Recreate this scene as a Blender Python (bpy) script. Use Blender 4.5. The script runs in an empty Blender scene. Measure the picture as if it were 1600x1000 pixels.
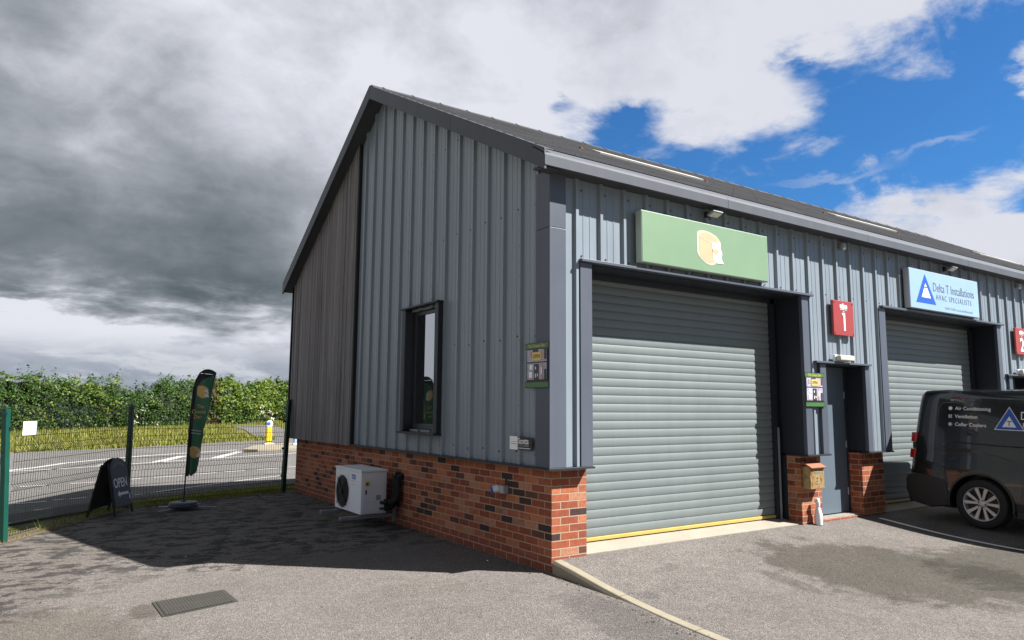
import bpy, bmesh, math, random
from mathutils import Matrix, Vector, noise as mn
R = math.radians
random.seed(11)
scene = bpy.context.scene
C = scene.collection

# ---------------------------------------------------------------- camera
cam_d = bpy.data.cameras.new('camera'); cam = bpy.data.objects.new('camera', cam_d); C.objects.link(cam)
scene.camera = cam
yaw, pitch, roll = R(34.04079), R(6.9215), R(0.38836)
f_ = Vector((math.sin(yaw)*math.cos(pitch), math.cos(yaw)*math.cos(pitch), math.sin(pitch)))
r_ = Vector((math.cos(yaw), -math.sin(yaw), 0)); u_ = r_.cross(f_)
r2 = math.cos(roll)*r_ + math.sin(roll)*u_; u2 = -math.sin(roll)*r_ + math.cos(roll)*u_
M = Matrix((r2, u2, -f_)).transposed().to_4x4(); M.translation = Vector((-4.35802, -5.73421, 1.59584))
cam.matrix_world = M
cam_d.sensor_width = 36; cam_d.lens = 36*1121.31/1600; cam_d.clip_start = .05; cam_d.clip_end = 3000
scene.render.resolution_x = 1024; scene.render.resolution_y = 640

# ---------------------------------------------------------------- light
SUN = Vector((1.09, -1.0, 1.56)).normalized()
sun_el = math.asin(SUN.z); sun_az = math.atan2(SUN.x, SUN.y)
sd = bpy.data.lights.new('sun', 'SUN'); sd.energy = 5.0; sd.angle = R(.55); sd.color = (1, .96, .91)
so = bpy.data.objects.new('sun', sd); C.objects.link(so)
so.rotation_euler = SUN.to_track_quat('Z', 'Y').to_euler(); so.location = (10, -10, 14)
scene.view_settings.view_transform = 'Standard'; scene.view_settings.look = 'None'
scene.view_settings.exposure = 1.45; scene.view_settings.gamma = 1
scene.cycles.max_bounces = 8; scene.cycles.diffuse_bounces = 3

# ---------------------------------------------------------------- node helpers
class NT:
    def __init__(s, tree): s.t = tree; s.n = tree.nodes; s.l = tree.links
    def new(s, typ, **k):
        n = s.n.new(typ)
        for a, v in k.items(): setattr(n, a, v)
        return n
    def put(s, sock, v):
        if v is None: return
        if isinstance(v, bpy.types.NodeSocket): s.l.new(v, sock)
        else:
            if hasattr(sock.default_value, '__len__') and not hasattr(v, '__len__'): v = (v,)*len(sock.default_value)
            if hasattr(v, '__len__') and len(sock.default_value) == 4 and len(v) == 3: v = (*v, 1)
            sock.default_value = v
    def m(s, op, a, b=None, c=None, clamp=False):
        n = s.new('ShaderNodeMath', operation=op, use_clamp=clamp)
        for i, v in enumerate((a, b, c)): s.put(n.inputs[i], v)
        return n.outputs[0]
    def mix(s, fac, a, b, typ='MIX'):
        n = s.new('ShaderNodeMix', data_type='RGBA', blend_type=typ)
        s.put(n.inputs[0], fac); s.put(n.inputs[6], a); s.put(n.inputs[7], b); return n.outputs[2]
    def noise(s, vec, scale, detail=4, rough=.55, dist=0):
        n = s.new('ShaderNodeTexNoise'); s.put(n.inputs['Vector'], vec)
        for k, v in (('Scale', scale), ('Detail', detail), ('Roughness', rough), ('Distortion', dist)): n.inputs[k].default_value = v
        return n.outputs['Fac']
    def ramp(s, fac, stops, interp='LINEAR'):
        n = s.new('ShaderNodeValToRGB'); s.put(n.inputs[0], fac); n.color_ramp.interpolation = interp
        e = n.color_ramp.elements
        while len(e) < len(stops): e.new(.5)
        for i, (p, c) in enumerate(stops):
            e[i].position = p; e[i].color = (c, c, c, 1) if not hasattr(c, '__len__') else (*c, 1)
        return n.outputs[0]
    def curve(s, x, pts):
        # piecewise curve through map range pairs; x in real units
        x0, x1 = pts[0][0], pts[-1][0]; lo = min(p[1] for p in pts); hi = max(p[1] for p in pts)
        t = s.m('DIVIDE', s.m('SUBTRACT', x, x0), x1-x0, clamp=True)
        r = s.ramp(t, [((p[0]-x0)/(x1-x0), (p[1]-lo)/(hi-lo)) for p in pts], 'B_SPLINE' if False else 'EASE')
        return s.m('MULTIPLY_ADD', r, hi-lo, lo)
    def smooth(s, x, a, b):
        n = s.new('ShaderNodeMapRange', interpolation_type='SMOOTHSTEP'); s.put(n.inputs[0], x)
        n.inputs[1].default_value = a; n.inputs[2].default_value = b; return n.outputs[0]
    def comb(s, x, y, z):
        n = s.new('ShaderNodeCombineXYZ')
        for i, v in enumerate((x, y, z)): s.put(n.inputs[i], v)
        return n.outputs[0]
    def sep(s, v):
        n = s.new('ShaderNodeSeparateXYZ'); s.put(n.inputs[0], v); return n.outputs
    def mapping(s, v, scale=(1, 1, 1), loc=(0, 0, 0), rot=(0, 0, 0)):
        n = s.new('ShaderNodeMapping'); s.put(n.inputs[0], v)
        n.inputs['Scale'].default_value = scale; n.inputs['Location'].default_value = loc; n.inputs['Rotation'].default_value = rot
        return n.outputs[0]
    def bump(s, h, strength=.5, dist=.01, nrm=None):
        n = s.new('ShaderNodeBump'); s.put(n.inputs['Height'], h); n.inputs['Strength'].default_value = strength
        n.inputs['Distance'].default_value = dist
        if nrm is not None: s.put(n.inputs['Normal'], nrm)
        return n.outputs[0]

# ---------------------------------------------------------------- sky
world = bpy.data.worlds.new('World'); scene.world = world; world.use_nodes = True
w = NT(world.node_tree); w.n.clear()
STR = .1
sky = w.new('ShaderNodeTexSky', sky_type='NISHITA'); sky.sun_disc = False
sky.sun_elevation = sun_el; sky.sun_rotation = sun_az; sky.altitude = 60; sky.air_density = 1.0; sky.dust_density = .4; sky.ozone_density = 2.5
geo = w.new('ShaderNodeTexCoord').outputs['Generated']
dx, dy, dz = w.sep(geo)
DEG = 57.29578
inv = w.m('ADD', w.m('MAXIMUM', dz, 0.0), .16)
plane = w.comb(w.m('DIVIDE', dx, inv), w.m('DIVIDE', dy, inv), 0)
nA = w.m('SUBTRACT', w.noise(plane, 1.1, 9, .56, .4), .5)
nB = w.m('SUBTRACT', w.noise(w.mapping(plane, (1, 1, 1), (7.3, 2.1, 0)), 3.2, 10, .6, .3), .5)
nC = w.m('SUBTRACT', w.noise(w.mapping(geo, (1, 1, 1.7), (3, 1, 5)), 5, 8, .6, .4), .5)
az0 = w.m('MULTIPLY', w.m('ARCTAN2', dx, dy), DEG); el0 = w.m('MULTIPLY', w.m('ARCSINE', dz), DEG)
az = w.m('MULTIPLY_ADD', nA, 10, az0); el = w.m('MULTIPLY_ADD', nB, 7, el0)
# lower edge of the upper cloud deck, by azimuth
fe = w.curve(az, [(-178, -12), (-110, -14), (-60, -12), (20, -14), (29.5, -10), (32, 13), (36, 19.5), (40, 21), (43.5, 21.5), (46, 19), (50, 18.6), (56, 21), (63, 23.5), (72, 28.5), (85, 34), (120, 40), (150, 10), (165, -10), (178, -12)])  # cover at the south ends is added out of view to dim ambient
def blob(a, e, sa, se, wgt, A=None, E_=None):
    A = A if A is not None else az; E_ = E_ if E_ is not None else el
    qa = w.m('DIVIDE', w.m('SUBTRACT', A, a), sa); qe = w.m('DIVIDE', w.m('SUBTRACT', E_, e), se)
    d = w.m('ADD', w.m('MULTIPLY', qa, qa), w.m('MULTIPLY', qe, qe))
    return w.m('MULTIPLY', w.m('EXPONENT', w.m('MULTIPLY', d, -1)), wgt)
def addm(*L):
    r = L[0]
    for x in L[1:]: r = w.m('ADD', r, x)
    return r
d1 = w.m('SUBTRACT', el, fe)
d1 = addm(d1, w.m('MULTIPLY', nB, 12), w.m('MULTIPLY', nC, 17), blob(43.0, 22.4, 2.2, 1.2, -3), blob(36.3, 24.0, 1.4, .9, -5), blob(57, 24.2, 3.2, 1.0, -4), blob(60, 22, 5, 1.5, -2))
c1 = w.smooth(d1, -2.4, 2.8)
ge = w.curve(az, [(-178, 12), (-120, 10), (-60, 8), (0, 9), (45, 9), (52, 10.5), (58, 14.2), (66, 16.8), (71, 18.2), (80, 20), (110, 9), (178, 12)])
d2 = addm(w.m('SUBTRACT', ge, el0), w.m('MULTIPLY', nB, 14), w.m('MULTIPLY', nC, 20), blob(71, 13.8, 2, 1.2, -3.5, az0, el0), blob(66, 18.4, 4, .5, 2.0, az0), blob(71.5, 23, 2.0, 1.4, 7.5, az0), blob(71.5, 20.2, 1.6, .8, 6, az0))
c2 = w.smooth(d2, -1.4, 3.2)
# thin streaks
d3 = addm(blob(58, 16.6, 7, .7, 1.0, az0), blob(66, 17.8, 5, .8, 1.1, az0), w.m('MULTIPLY', nC, 1.4))
c3 = w.m('MULTIPLY', w.smooth(d3, .55, 1.3), .45)
cov = w.m('MAXIMUM', w.m('MAXIMUM', c1, c2), c3)
# heavy rain cloud's darkness, plus unseen dark south and overhead added to cut ambient
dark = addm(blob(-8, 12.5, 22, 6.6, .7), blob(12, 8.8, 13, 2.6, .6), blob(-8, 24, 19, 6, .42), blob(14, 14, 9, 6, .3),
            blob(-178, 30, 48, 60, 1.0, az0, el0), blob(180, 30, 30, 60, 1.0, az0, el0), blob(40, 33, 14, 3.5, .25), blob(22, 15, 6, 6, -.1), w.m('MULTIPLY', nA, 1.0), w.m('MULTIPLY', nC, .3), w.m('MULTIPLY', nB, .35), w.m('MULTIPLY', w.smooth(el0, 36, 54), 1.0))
gap = addm(blob(0, 5.0, 6.5, 1.4, 1.0), blob(-30, 9, 13, 7, .9))
gap = w.m('MULTIPLY', gap, w.m('MULTIPLY_ADD', w.m('SUBTRACT', w.noise(w.mapping(geo, (1, 1, 2.2), (5, 5, 1)), 13, 6, .6, .5), .5), 3.2, .95))
dark = w.m('SUBTRACT', dark, w.m('MULTIPLY', gap, .75))
south = w.m('MAXIMUM', blob(-178, 20, 70, 60, 1.0, az0, el0), blob(180, 20, 45, 60, 1.0, az0, el0))  # mask of the added out-of-view south cloud, blue to cool and dim ambient
low = w.m('MULTIPLY', w.smooth(el0, 5.4, 2.4), w.smooth(az0, -12, -3))     # bluish bank along the horizon
relief = w.m('ADD', w.m('SUBTRACT', w.noise(w.mapping(geo, (1, 1, 1.3), (2.2, 9.1, 0)), 3.4, 8, .56, .5), .5), w.m('MULTIPLY', w.m('SUBTRACT', w.noise(w.mapping(geo, (1, 1, 1.6), (1.2, 4.1, 3)), 11, 8, .6, .3), .5), .55))
dark = w.m('ADD', dark, w.m('MULTIPLY', relief, 1.0))
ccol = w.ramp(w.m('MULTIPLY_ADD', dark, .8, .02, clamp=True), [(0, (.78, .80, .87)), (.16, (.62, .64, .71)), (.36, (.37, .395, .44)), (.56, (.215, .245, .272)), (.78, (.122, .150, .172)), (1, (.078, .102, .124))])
lown = w.noise(w.mapping(geo, (1, 1, 3.5), (9, 2, 4)), 9, 7, .6, .4)
ccol = w.mix(w.m('MULTIPLY', low, .75), ccol, w.ramp(lown, [(.36, (.15, .19, .26)), (.5, (.26, .31, .39)), (.62, (.55, .58, .64))]))
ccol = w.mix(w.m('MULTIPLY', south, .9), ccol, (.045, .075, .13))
cedge = w.mix(w.smooth(az0, 20, 60), ccol, w.mix(.45, ccol, (.66, .68, .76)))
skyc = w.mix(1.0, sky.outputs[0], (.135, .31, .475), 'MULTIPLY')
ccs = w.mix(1.0, cedge, (1/STR/2.73,)*3, 'MULTIPLY')
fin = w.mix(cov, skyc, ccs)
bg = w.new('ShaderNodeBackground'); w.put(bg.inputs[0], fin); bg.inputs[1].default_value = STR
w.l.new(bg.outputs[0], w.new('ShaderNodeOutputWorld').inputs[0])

# ---------------------------------------------------------------- materials
MATS = {}
def material(name):
    m = bpy.data.materials.new(name); m.use_nodes = True; t = NT(m.node_tree)
    p = t.n['Principled BSDF']; MATS[name] = m; return m, t, p
def obj_co(t): return t.new('ShaderNodeTexCoord').outputs['Object']
def simple(name, col, rough=.5, metal=0, var=.12, scale=6, bump=0, bscale=80, spec=.5, coat=0):
    m, t, p = material(name); co = obj_co(t)
    n = t.noise(co, scale, 5, .6); n2 = t.noise(co, scale*9, 3, .6)
    k = t.m('ADD', t.m('MULTIPLY', t.m('SUBTRACT', n, .5), var*2), t.m('MULTIPLY_ADD', t.m('SUBTRACT', n2, .5), var, 1))
    c = t.mix(1, col, t.comb(k, k, k), 'MULTIPLY'); t.put(p.inputs['Base Color'], c)
    t.put(p.inputs['Roughness'], t.m('MULTIPLY_ADD', t.m('SUBTRACT', n, .5), .2, rough, clamp=True)); p.inputs['Metallic'].default_value = metal
    p.inputs['Specular IOR Level'].default_value = spec; p.inputs['Coat Weight'].default_value = coat; p.inputs['Coat Roughness'].default_value = .04
    if bump: t.put(p.inputs['Normal'], t.bump(t.noise(co, bscale, 4, .6), bump, .004))
    return m
def cladmat(name, col, rough=.42, streak=.14, spec=.5):
    m, t, p = material(name); co = obj_co(t)
    s = t.noise(t.mapping(co, (7, 7, .35)), 1, 5, .65); n = t.noise(co, 2.2, 5, .6); fine = t.noise(co, 160, 2, .5)
    k = addt(t, [(s, streak*2), (n, .14), (fine, .06)])
    t.put(p.inputs['Base Color'], t.mix(1, col, t.comb(k, k, k), 'MULTIPLY'))
    t.put(p.inputs['Roughness'], t.m('MULTIPLY_ADD', n, .22, rough-.1)); p.inputs['Specular IOR Level'].default_value = spec
    t.put(p.inputs['Normal'], t.bump(t.noise(t.mapping(co, (1, 1, .3)), 3, 3), .25, .02))
    return m
def addt(t, L):
    r = None
    for n, a in L:
        x = t.m('MULTIPLY_ADD', t.m('SUBTRACT', n, .5), a, 1)
        r = x if r is None else t.m('MULTIPLY', r, x)
    return r
cladmat('clad', (.190, .228, .266), .40, .2)
cladmat('flash', (.078, .09, .116), .40, spec=.3)
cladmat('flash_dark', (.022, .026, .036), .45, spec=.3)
cladmat('fascia', (.062, .07, .084), .5, spec=.25)
cladmat('soffit', (.05, .052, .06), .6)
cladmat('shutter', (.152, .178, .180), .5, .08, spec=.35)
cladmat('doorpaint', (.10, .135, .17), .45, .05)
simple('frame_dark', (.03, .034, .044), .4, var=.2)
simple('black', (.012, .012, .014), .45, var=.3)
simple('rubber', (.016, .016, .017), .75, var=.3, bump=.3)
simple('yellow_bar', (.46, .33, .09), .45, var=.2)
simple('yellow_trim', (.6, .42, .04), .5)
simple('white_paint', (.45, .45, .44), .55, var=.08)
simple('line_paint', (.75, .75, .75), .6, var=.1, scale=20)
cladmat('gutter', (.088, .097, .115), .6, spec=.15)
simple('ac_white', (.80, .82, .86), .42, var=.06)
simple('galv', (.34, .37, .41), .42, .4, var=.25)
simple('red_sign', (.30, .04, .035), .38, var=.08)
simple('green_sign', (.165, .265, .16), .42, var=.05, scale=2)
simple('sign_edge', (.42, .5, .42), .45)
simple('pale_blue_sign', (.27, .40, .56), .38, var=.1, scale=1.5)
simple('sign_edge_grey', (.45, .46, .5), .4)
simple('blue_ink', (.02, .09, .42), .35, var=.2)
simple('dark_ink', (.09, .10, .13), .5)
simple('pale_ink', (.32, .42, .52), .5)
simple('white_ink', (.8, .8, .8), .5, var=.03)
simple('cream', (.58, .50, .38), .5, var=.05)
simple('tan_ink', (.52, .37, .22), .5, var=.1)
simple('gold_ink', (.6, .46, .08), .5)
simple('poster_green', (.05, .15, .04), .4)
simple('poster_yellow', (.65, .48, .12), .4)
simple('poster_lilac', (.36, .36, .46), .5, var=.6, scale=14)
simple('poster_dark', (.035, .03, .045), .5, var=.6, scale=20)
simple('poster_pink', (.42, .30, .27), .5, var=.6, scale=18)
simple('flag_green', (.055, .19, .11), .6, var=.25, scale=9)
simple('flag_gold', (.75, .50, .17), .6)
simple('board_black', (.014, .015, .018), .4, var=.4)
simple('board_slate', (.072, .082, .11), .5, var=.35, scale=8)
simple('chalk', (.85, .9, .95), .6, var=.2, scale=30)
simple('post_green', (.004, .055, .04), .45, var=.2)
simple('wire', (.002, .008, .007), .4, var=.2)
simple('paper', (.78, .78, .78), .7, var=.05)
simple('plastic_white', (.75, .76, .78), .35, var=.05)
simple('plastic_grey', (.33, .34, .35), .5)
simple('grating', (.34, .33, .30), .6, var=.2)
simple('plastic_blue', (.02, .12, .55), .3)
simple('lens', (.55, .53, .42), .3, var=.2, scale=20)
simple('pipe_lag', (.015, .016, .018), .85, bump=.5)
simple('chrome_rim', (.55, .54, .52), .38, .4, var=.03)
simple('rim_dark', (.03, .03, .03), .5, .3)
simple('red_lens', (.42, .01, .01), .2, var=.1, coat=1)
simple('bumper_black', (.02, .021, .022), .5, bump=.1)
simple('bollard_yellow', (.75, .5, .02), .4)
simple('bollard_blue', (.03, .12, .4), .4)
simple('trunk', (.07, .05, .035), .9, bump=.5)
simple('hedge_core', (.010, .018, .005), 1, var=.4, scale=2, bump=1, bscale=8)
simple('rooflight', (.55, .54, .5), .35, var=.15, scale=8)
simple('rust', (.28, .09, .045), .8, var=.5, scale=20)
simple('ridge', (.05, .052, .058), .7, spec=.2)
simple('glass_dark', (.004, .005, .006), .1)

def van_paint():
    m, t, p = material('van_paint'); co = obj_co(t)
    n = t.noise(co, 3, 6, .65); z = t.sep(co)[2]
    dirt = t.m('MULTIPLY', t.smooth(z, .95, .15), t.smooth(n, .3, .75))
    t.put(p.inputs['Base Color'], t.mix(t.m('MULTIPLY', dirt, .6), (.018, .019, .021), (.075, .066, .055)))
    t.put(p.inputs['Roughness'], t.m('MULTIPLY_ADD', dirt, .4, .24)); p.inputs['Metallic'].default_value = .35
    p.inputs['Coat Weight'].default_value = .9; p.inputs['Coat Roughness'].default_value = .03
    t.put(p.inputs['Normal'], t.bump(t.noise(co, 1.6, 2), .12, .02))
van_paint()
def window_glass():
    m, t, p = material('window_glass'); out = t.n['Material Output']
    p.inputs['Base Color'].default_value = (.005, .006, .008, 1); p.inputs['Roughness'].default_value = .05
    g = t.new('ShaderNodeBsdfGlossy'); g.inputs['Roughness'].default_value = .0; g.inputs['Color'].default_value = (.85, .9, .95, 1)
    co = obj_co(t); nb = t.bump(t.noise(co, 1.2, 1), .05, .02); t.put(g.inputs['Normal'], nb)
    fr = t.new('ShaderNodeFresnel'); fr.inputs[0].default_value = 2.4
    mx = t.new('ShaderNodeMixShader'); t.l.new(t.m('MULTIPLY_ADD', fr.outputs[0], 1.2, .12, clamp=True), mx.inputs[0])
    t.l.new(p.outputs[0], mx.inputs[1]); t.l.new(g.outputs[0], mx.inputs[2]); t.l.new(mx.outputs[0], out.inputs[0])
window_glass()

def brick():
    m, t, p = material('brick'); uv = t.new('ShaderNodeTexCoord').outputs['UV']; co = obj_co(t)
    wob = t.new('ShaderNodeTexNoise'); t.put(wob.inputs[0], co); wob.inputs['Scale'].default_value = 14
    wv = t.new('ShaderNodeVectorMath', operation='MULTIPLY_ADD'); t.l.new(wob.outputs['Color'], wv.inputs[0]); wv.inputs[1].default_value = (.006, .005, 0); t.l.new(uv, wv.inputs[2])
    b = t.new('ShaderNodeTexBrick'); t.l.new(wv.outputs[0], b.inputs['Vector'])
    b.offset = .5; b.squash = 1
    for k, v in (('Scale', 1), ('Mortar Size', .0062), ('Mortar Smooth', .25), ('Bias', 0), ('Brick Width', .225), ('Row Height', .075)): b.inputs[k].default_value = v
    b.inputs['Color1'].default_value = (0, 0, 0, 1); b.inputs['Color2'].default_value = (1, 1, 1, 1); b.inputs['Mortar'].default_value = (.5, .5, .5, 1)
    rnd = t.sep(b.outputs['Color'])[0]; fac = b.outputs['Fac']
    v = t.sep(uv)[1]; plain = t.smooth(v, .152, .148)
    colA = t.ramp(rnd, [(0, (.28, .068, .032)), (.13, (.35, .098, .045)), (.25, (.235, .058, .030)), (.37, (.39, .125, .060)), (.48, (.30, .078, .037)), (.57, (.37, .155, .092)), (.66, (.21, .055, .032)), (.73, (.31, .09, .046)), (.80, (.115, .042, .030)), (.88, (.052, .027, .025)), (.95, (.29, .12, .075))], 'CONSTANT')
    colP = t.ramp(rnd, [(0, (.24, .062, .036)), (1, (.29, .08, .044))])
    col = t.mix(plain, colA, colP)
    n = t.noise(co, 22, 5, .65); n2 = t.noise(co, 90, 3, .6); n3 = t.noise(co, 1.3, 3, .5)
    k = addt(t, [(n, 1.0), (n2, .7), (n3, .4), (t.noise(t.mapping(co, (3, 3, .8)), 1, 4), .35)])
    col = t.mix(1, col, t.comb(k, k, k), 'MULTIPLY')
    burn = t.m('MULTIPLY', t.smooth(t.noise(co, 9, 4, .6), .56, .74), .55); col = t.mix(t.m('MULTIPLY', burn, t.m('SUBTRACT', 1, plain)), col, (.07, .03, .024))
    splash = t.m('MULTIPLY', t.smooth(t.m('ADD', v, t.m('MULTIPLY', n3, .25)), .30, .08), .45); col = t.mix(splash, col, t.mix(1, col, (.55, .55, .55), 'MULTIPLY'))
    col = t.mix(1, col, (.93, 1.02, 1.06), 'MULTIPLY')
    mort = t.mix(n2, (.27, .195, .125), (.43, .335, .235))
    col = t.mix(fac, col, mort); t.put(p.inputs['Base Color'], col); p.inputs['Roughness'].default_value = .88
    p.inputs['Specular IOR Level'].default_value = .25
    h = t.m('MULTIPLY_ADD', fac, -1, t.m('MULTIPLY', n2, .35)); t.put(p.inputs['Normal'], t.bump(h, .7, .006))
brick()

def timber():
    m, t, p = material('timber'); co = obj_co(t)
    isl = t.new('ShaderNodeNewGeometry').outputs['Random Per Island']
    off = t.comb(t.m('MULTIPLY', isl, 31), t.m('MULTIPLY', isl, 17), t.m('MULTIPLY', isl, 9))
    va = t.new('ShaderNodeVectorMath', operation='ADD'); t.l.new(co, va.inputs[0]); t.l.new(off, va.inputs[1]); v = va.outputs[0]
    g = t.noise(t.mapping(v, (40, 40, .9)), 1, 6, .65, .6); g2 = t.noise(t.mapping(v, (9, 9, .5)), 1, 4, .6); kn = t.noise(t.mapping(v, (9, 9, 2.2)), 1, 2, .5)
    c = t.ramp(g, [(.28, (.07, .065, .07)), (.5, (.15, .14, .146)), (.72, (.24, .228, .236))])
    k = addt(t, [(isl, .55), (g2, .6)]); c = t.mix(1, c, t.comb(k, k, k), 'MULTIPLY')
    c = t.mix(t.smooth(kn, .72, .78), c, (.015, .012, .011))
    c = t.mix(t.m('MULTIPLY', t.smooth(isl, .75, .9), .15), c, (.16, .11, .085))
    t.put(p.inputs['Base Color'], c); p.inputs['Roughness'].default_value = .85; t.put(p.inputs['Normal'], t.bump(g, .6, .004))
timber()

def asphalt(name, base, wet=None, dirt=.0, tint=(1.02, .925, .855)):
    m, t, p = material(name); co = obj_co(t)
    vor = t.new('ShaderNodeTexVoronoi'); t.put(vor.inputs['Vector'], co); vor.inputs['Scale'].default_value = 125
    vr = t.sep(vor.outputs['Color'])[0]
    n1 = t.noise(co, 210, 3, .7); n2 = t.noise(co, 38, 4, .6); n3 = t.noise(co, .9, 6, .6); n4 = t.noise(t.mapping(co, (1.6, .7, 1), rot=(0, 0, .6)), 2.6, 6, .62, .5)
    stone = t.ramp(vr, [(0, .6), (.35, .85), (.7, 1.12), (.9, 1.4), (1, 1.75)])
    k = t.m('MULTIPLY', t.sep(stone)[0], addt(t, [(n1, .7), (n2, .5), (n3, .6), (t.noise(co, 7, 5, .6), .4), (t.noise(co, 19, 4, .65), .55)]))
    c = t.mix(1, tuple(base*x for x in tint), t.comb(k, k, k), 'MULTIPLY')
    x, y, z = t.sep(co)
    n5 = t.noise(t.mapping(co, (1, 1.5, 1), rot=(0, 0, .35)), 3.0, 10, .74, .2)
    region = t.smooth(t.m('ADD', t.m('ADD', y, t.m('MULTIPLY', t.m('MAXIMUM', t.m('MULTIPLY_ADD', x, -1, -3.6), 0), 1.6)), t.m('MULTIPLY', t.m('SUBTRACT', n3, .5), 3)), 1.5, 2.6)
    patch = t.smooth(n4, .54, .62) if name != 'yard_mat' else t.m('MULTIPLY', t.smooth(n5, .50, .53), region)
    c = t.mix(t.m('MULTIPLY', patch, dirt), c, t.mix(1, c, (.24, .24, .245), 'MULTIPLY'))
    if wet:
        for (cx, cy, rx, ry, rot, amt, colr) in wet:
            vv = t.mapping(co, (1/rx, 1/ry, 0), (0, 0, 0)); 
            vv = t.new('ShaderNodeMapping', vector_type='TEXTURE'); t.put(vv.inputs[0], co)
            vv.inputs['Location'].default_value = (cx, cy, 0); vv.inputs['Rotation'].default_value = (0, 0, rot); vv.inputs['Scale'].default_value = (rx, ry, 1)
            a, b, _ = t.sep(vv.outputs[0]); d = t.m('SQRT', t.m('ADD', t.m('MULTIPLY', a, a), t.m('MULTIPLY', b, b)))
            d = t.m('ADD', d, t.m('MULTIPLY', t.m('SUBTRACT', t.noise(co, 3.2/min(rx, ry), 9, .7), .5), 1.5))
            c = t.mix(t.m('MULTIPLY', t.smooth(d, 1.12, .80), amt), c, t.mix(1, c, colr, 'MULTIPLY'))
    t.put(p.inputs['Base Color'], c); p.inputs['Roughness'].default_value = .87; p.inputs['Specular IOR Level'].default_value = .3
    h = t.m('ADD', vor.outputs['Distance'], t.m('MULTIPLY', n1, .8)); t.put(p.inputs['Normal'], t.bump(h, .9, .006))
asphalt('yard_mat', .134, dirt=.9, wet=[(-4.5, 2.8, .9, 2.2, -.3, .35, (.66, .62, .55)), (-4.2, .3, .7, .9, 0, .5, (.6, .56, .47)), (-.45, -1.5, .3, .9, -.1, .6, (.55, .55, .57)), (-3.45, .66, .12, .24, 0, .7, (.5, .48, .42)), (-1.3, .15, .5, .22, 0, .3, (.7, .68, .6))])
asphalt('apron_mat', .130, dirt=.10, wet=[(3.0, -1.75, 1.15, 1.35, .25, .92, (.44, .435, .385)), (4.6, -2.7, 1.4, 1.3, -.2, .92, (.44, .435, .385)), (1.70, -1.45, .12, .40, -.2, .45, (.45, .45, .46)), (.92, -.62, .26, .07, .2, .35, (.55, .55, .55)), (.17, -1.13, .11, .10, 0, .6, (.5, .5, .52)), (5.6, -.9, .5, .3, .4, .4, (.6, .6, .6))])
asphalt('road_mat', .125, dirt=.1, tint=(1, .95, .91))
asphalt('path_mat', .05, dirt=.1)
def concrete(name, col, bump=.4):
    m, t, p = material(name); co = obj_co(t)
    k = addt(t, [(t.noise(co, 60, 5, .7), .5), (t.noise(co, 4, 5, .6), .5), (t.noise(co, 260, 2), .35)])
    t.put(p.inputs['Base Color'], t.mix(1, col, t.comb(k, k, k), 'MULTIPLY')); p.inputs['Roughness'].default_value = .9
    t.put(p.inputs['Normal'], t.bump(t.noise(co, 120, 5, .7), bump, .004))
concrete('kerb_mat', (.225, .2, .145)); concrete('slab_mat', (.26, .235, .19)); concrete('cover_mat', (.034, .032, .026), .9); concrete('soil', (.10, .075, .05), 1)
def roofslate():
    m, t, p = material('slate'); co = obj_co(t); isl = t.new('ShaderNodeNewGeometry').outputs['Random Per Island']
    k = addt(t, [(isl, .5), (t.noise(co, 3, 4), .5), (t.noise(co, 30, 4), .3)])
    t.put(p.inputs['Base Color'], t.mix(1, (.034, .036, .041), t.comb(k, k, k), 'MULTIPLY')); p.inputs['Roughness'].default_value = .8; p.inputs['Specular IOR Level'].default_value = .2
roofslate()
def grass_ground():
    m, t, p = material('grass_ground'); co = obj_co(t)
    a = t.noise(co, .35, 6, .6); b = t.noise(t.mapping(co, (1, 2.5, 1)), 3.2, 5, .6); c3 = t.noise(co, 25, 3, .7)
    c = t.ramp(t.m('MULTIPLY_ADD', t.m('SUBTRACT', b, .5), .5, a), [(.3, (.045, .075, .015)), (.45, (.10, .115, .028)), (.58, (.165, .145, .05)), (.75, (.08, .10, .025))])
    k = addt(t, [(c3, 1.1), (b, .5)]); t.put(p.inputs['Base Color'], t.mix(1, c, t.comb(k, k, k), 'MULTIPLY')); p.inputs['Roughness'].default_value = 1
    p.inputs['Specular IOR Level'].default_value = .1
    t.put(p.inputs['Normal'], t.bump(c3, 1, .05))
grass_ground()
def leafmat(name, stops, trans=.3):
    m, t, p = material(name); isl = t.new('ShaderNodeNewGeometry').outputs['Random Per Island']
    c = t.ramp(isl, stops); t.put(p.inputs['Base Color'], c); p.inputs['Roughness'].default_value = .55; p.inputs['Specular IOR Level'].default_value = .3
    tr = t.new('ShaderNodeBsdfTranslucent'); t.put(tr.inputs[0], t.mix(1, c, (1.3, 1.5, .5), 'MULTIPLY'))
    mx = t.new('ShaderNodeMixShader'); mx.inputs[0].default_value = trans; t.l.new(p.outputs[0], mx.inputs[1]); t.l.new(tr.outputs[0], mx.inputs[2]); t.l.new(mx.outputs[0], t.n['Material Output'].inputs[0])
leafmat('leaf_mid', [(0, (.016, .042, .009)), (.5, (.038, .084, .015)), (1, (.075, .14, .026))])
leafmat('leaf_yellow', [(0, (.05, .085, .012)), (.5, (.105, .155, .020)), (1, (.18, .225, .035))])
leafmat('leaf_brown', [(0, (.04, .03, .015)), (.5, (.08, .055, .03)), (1, (.12, .10, .03))])
leafmat('blossom', [(0, (.5, .5, .38)), (1, (.7, .7, .6))], .1)
leafmat('blade', [(0, (.08, .12, .014)), (.5, (.19, .22, .03)), (1, (.32, .30, .07))])
leafmat('blade_dry', [(0, (.17, .115, .045)), (.5, (.25, .19, .085)), (1, (.13, .13, .04))])

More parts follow.
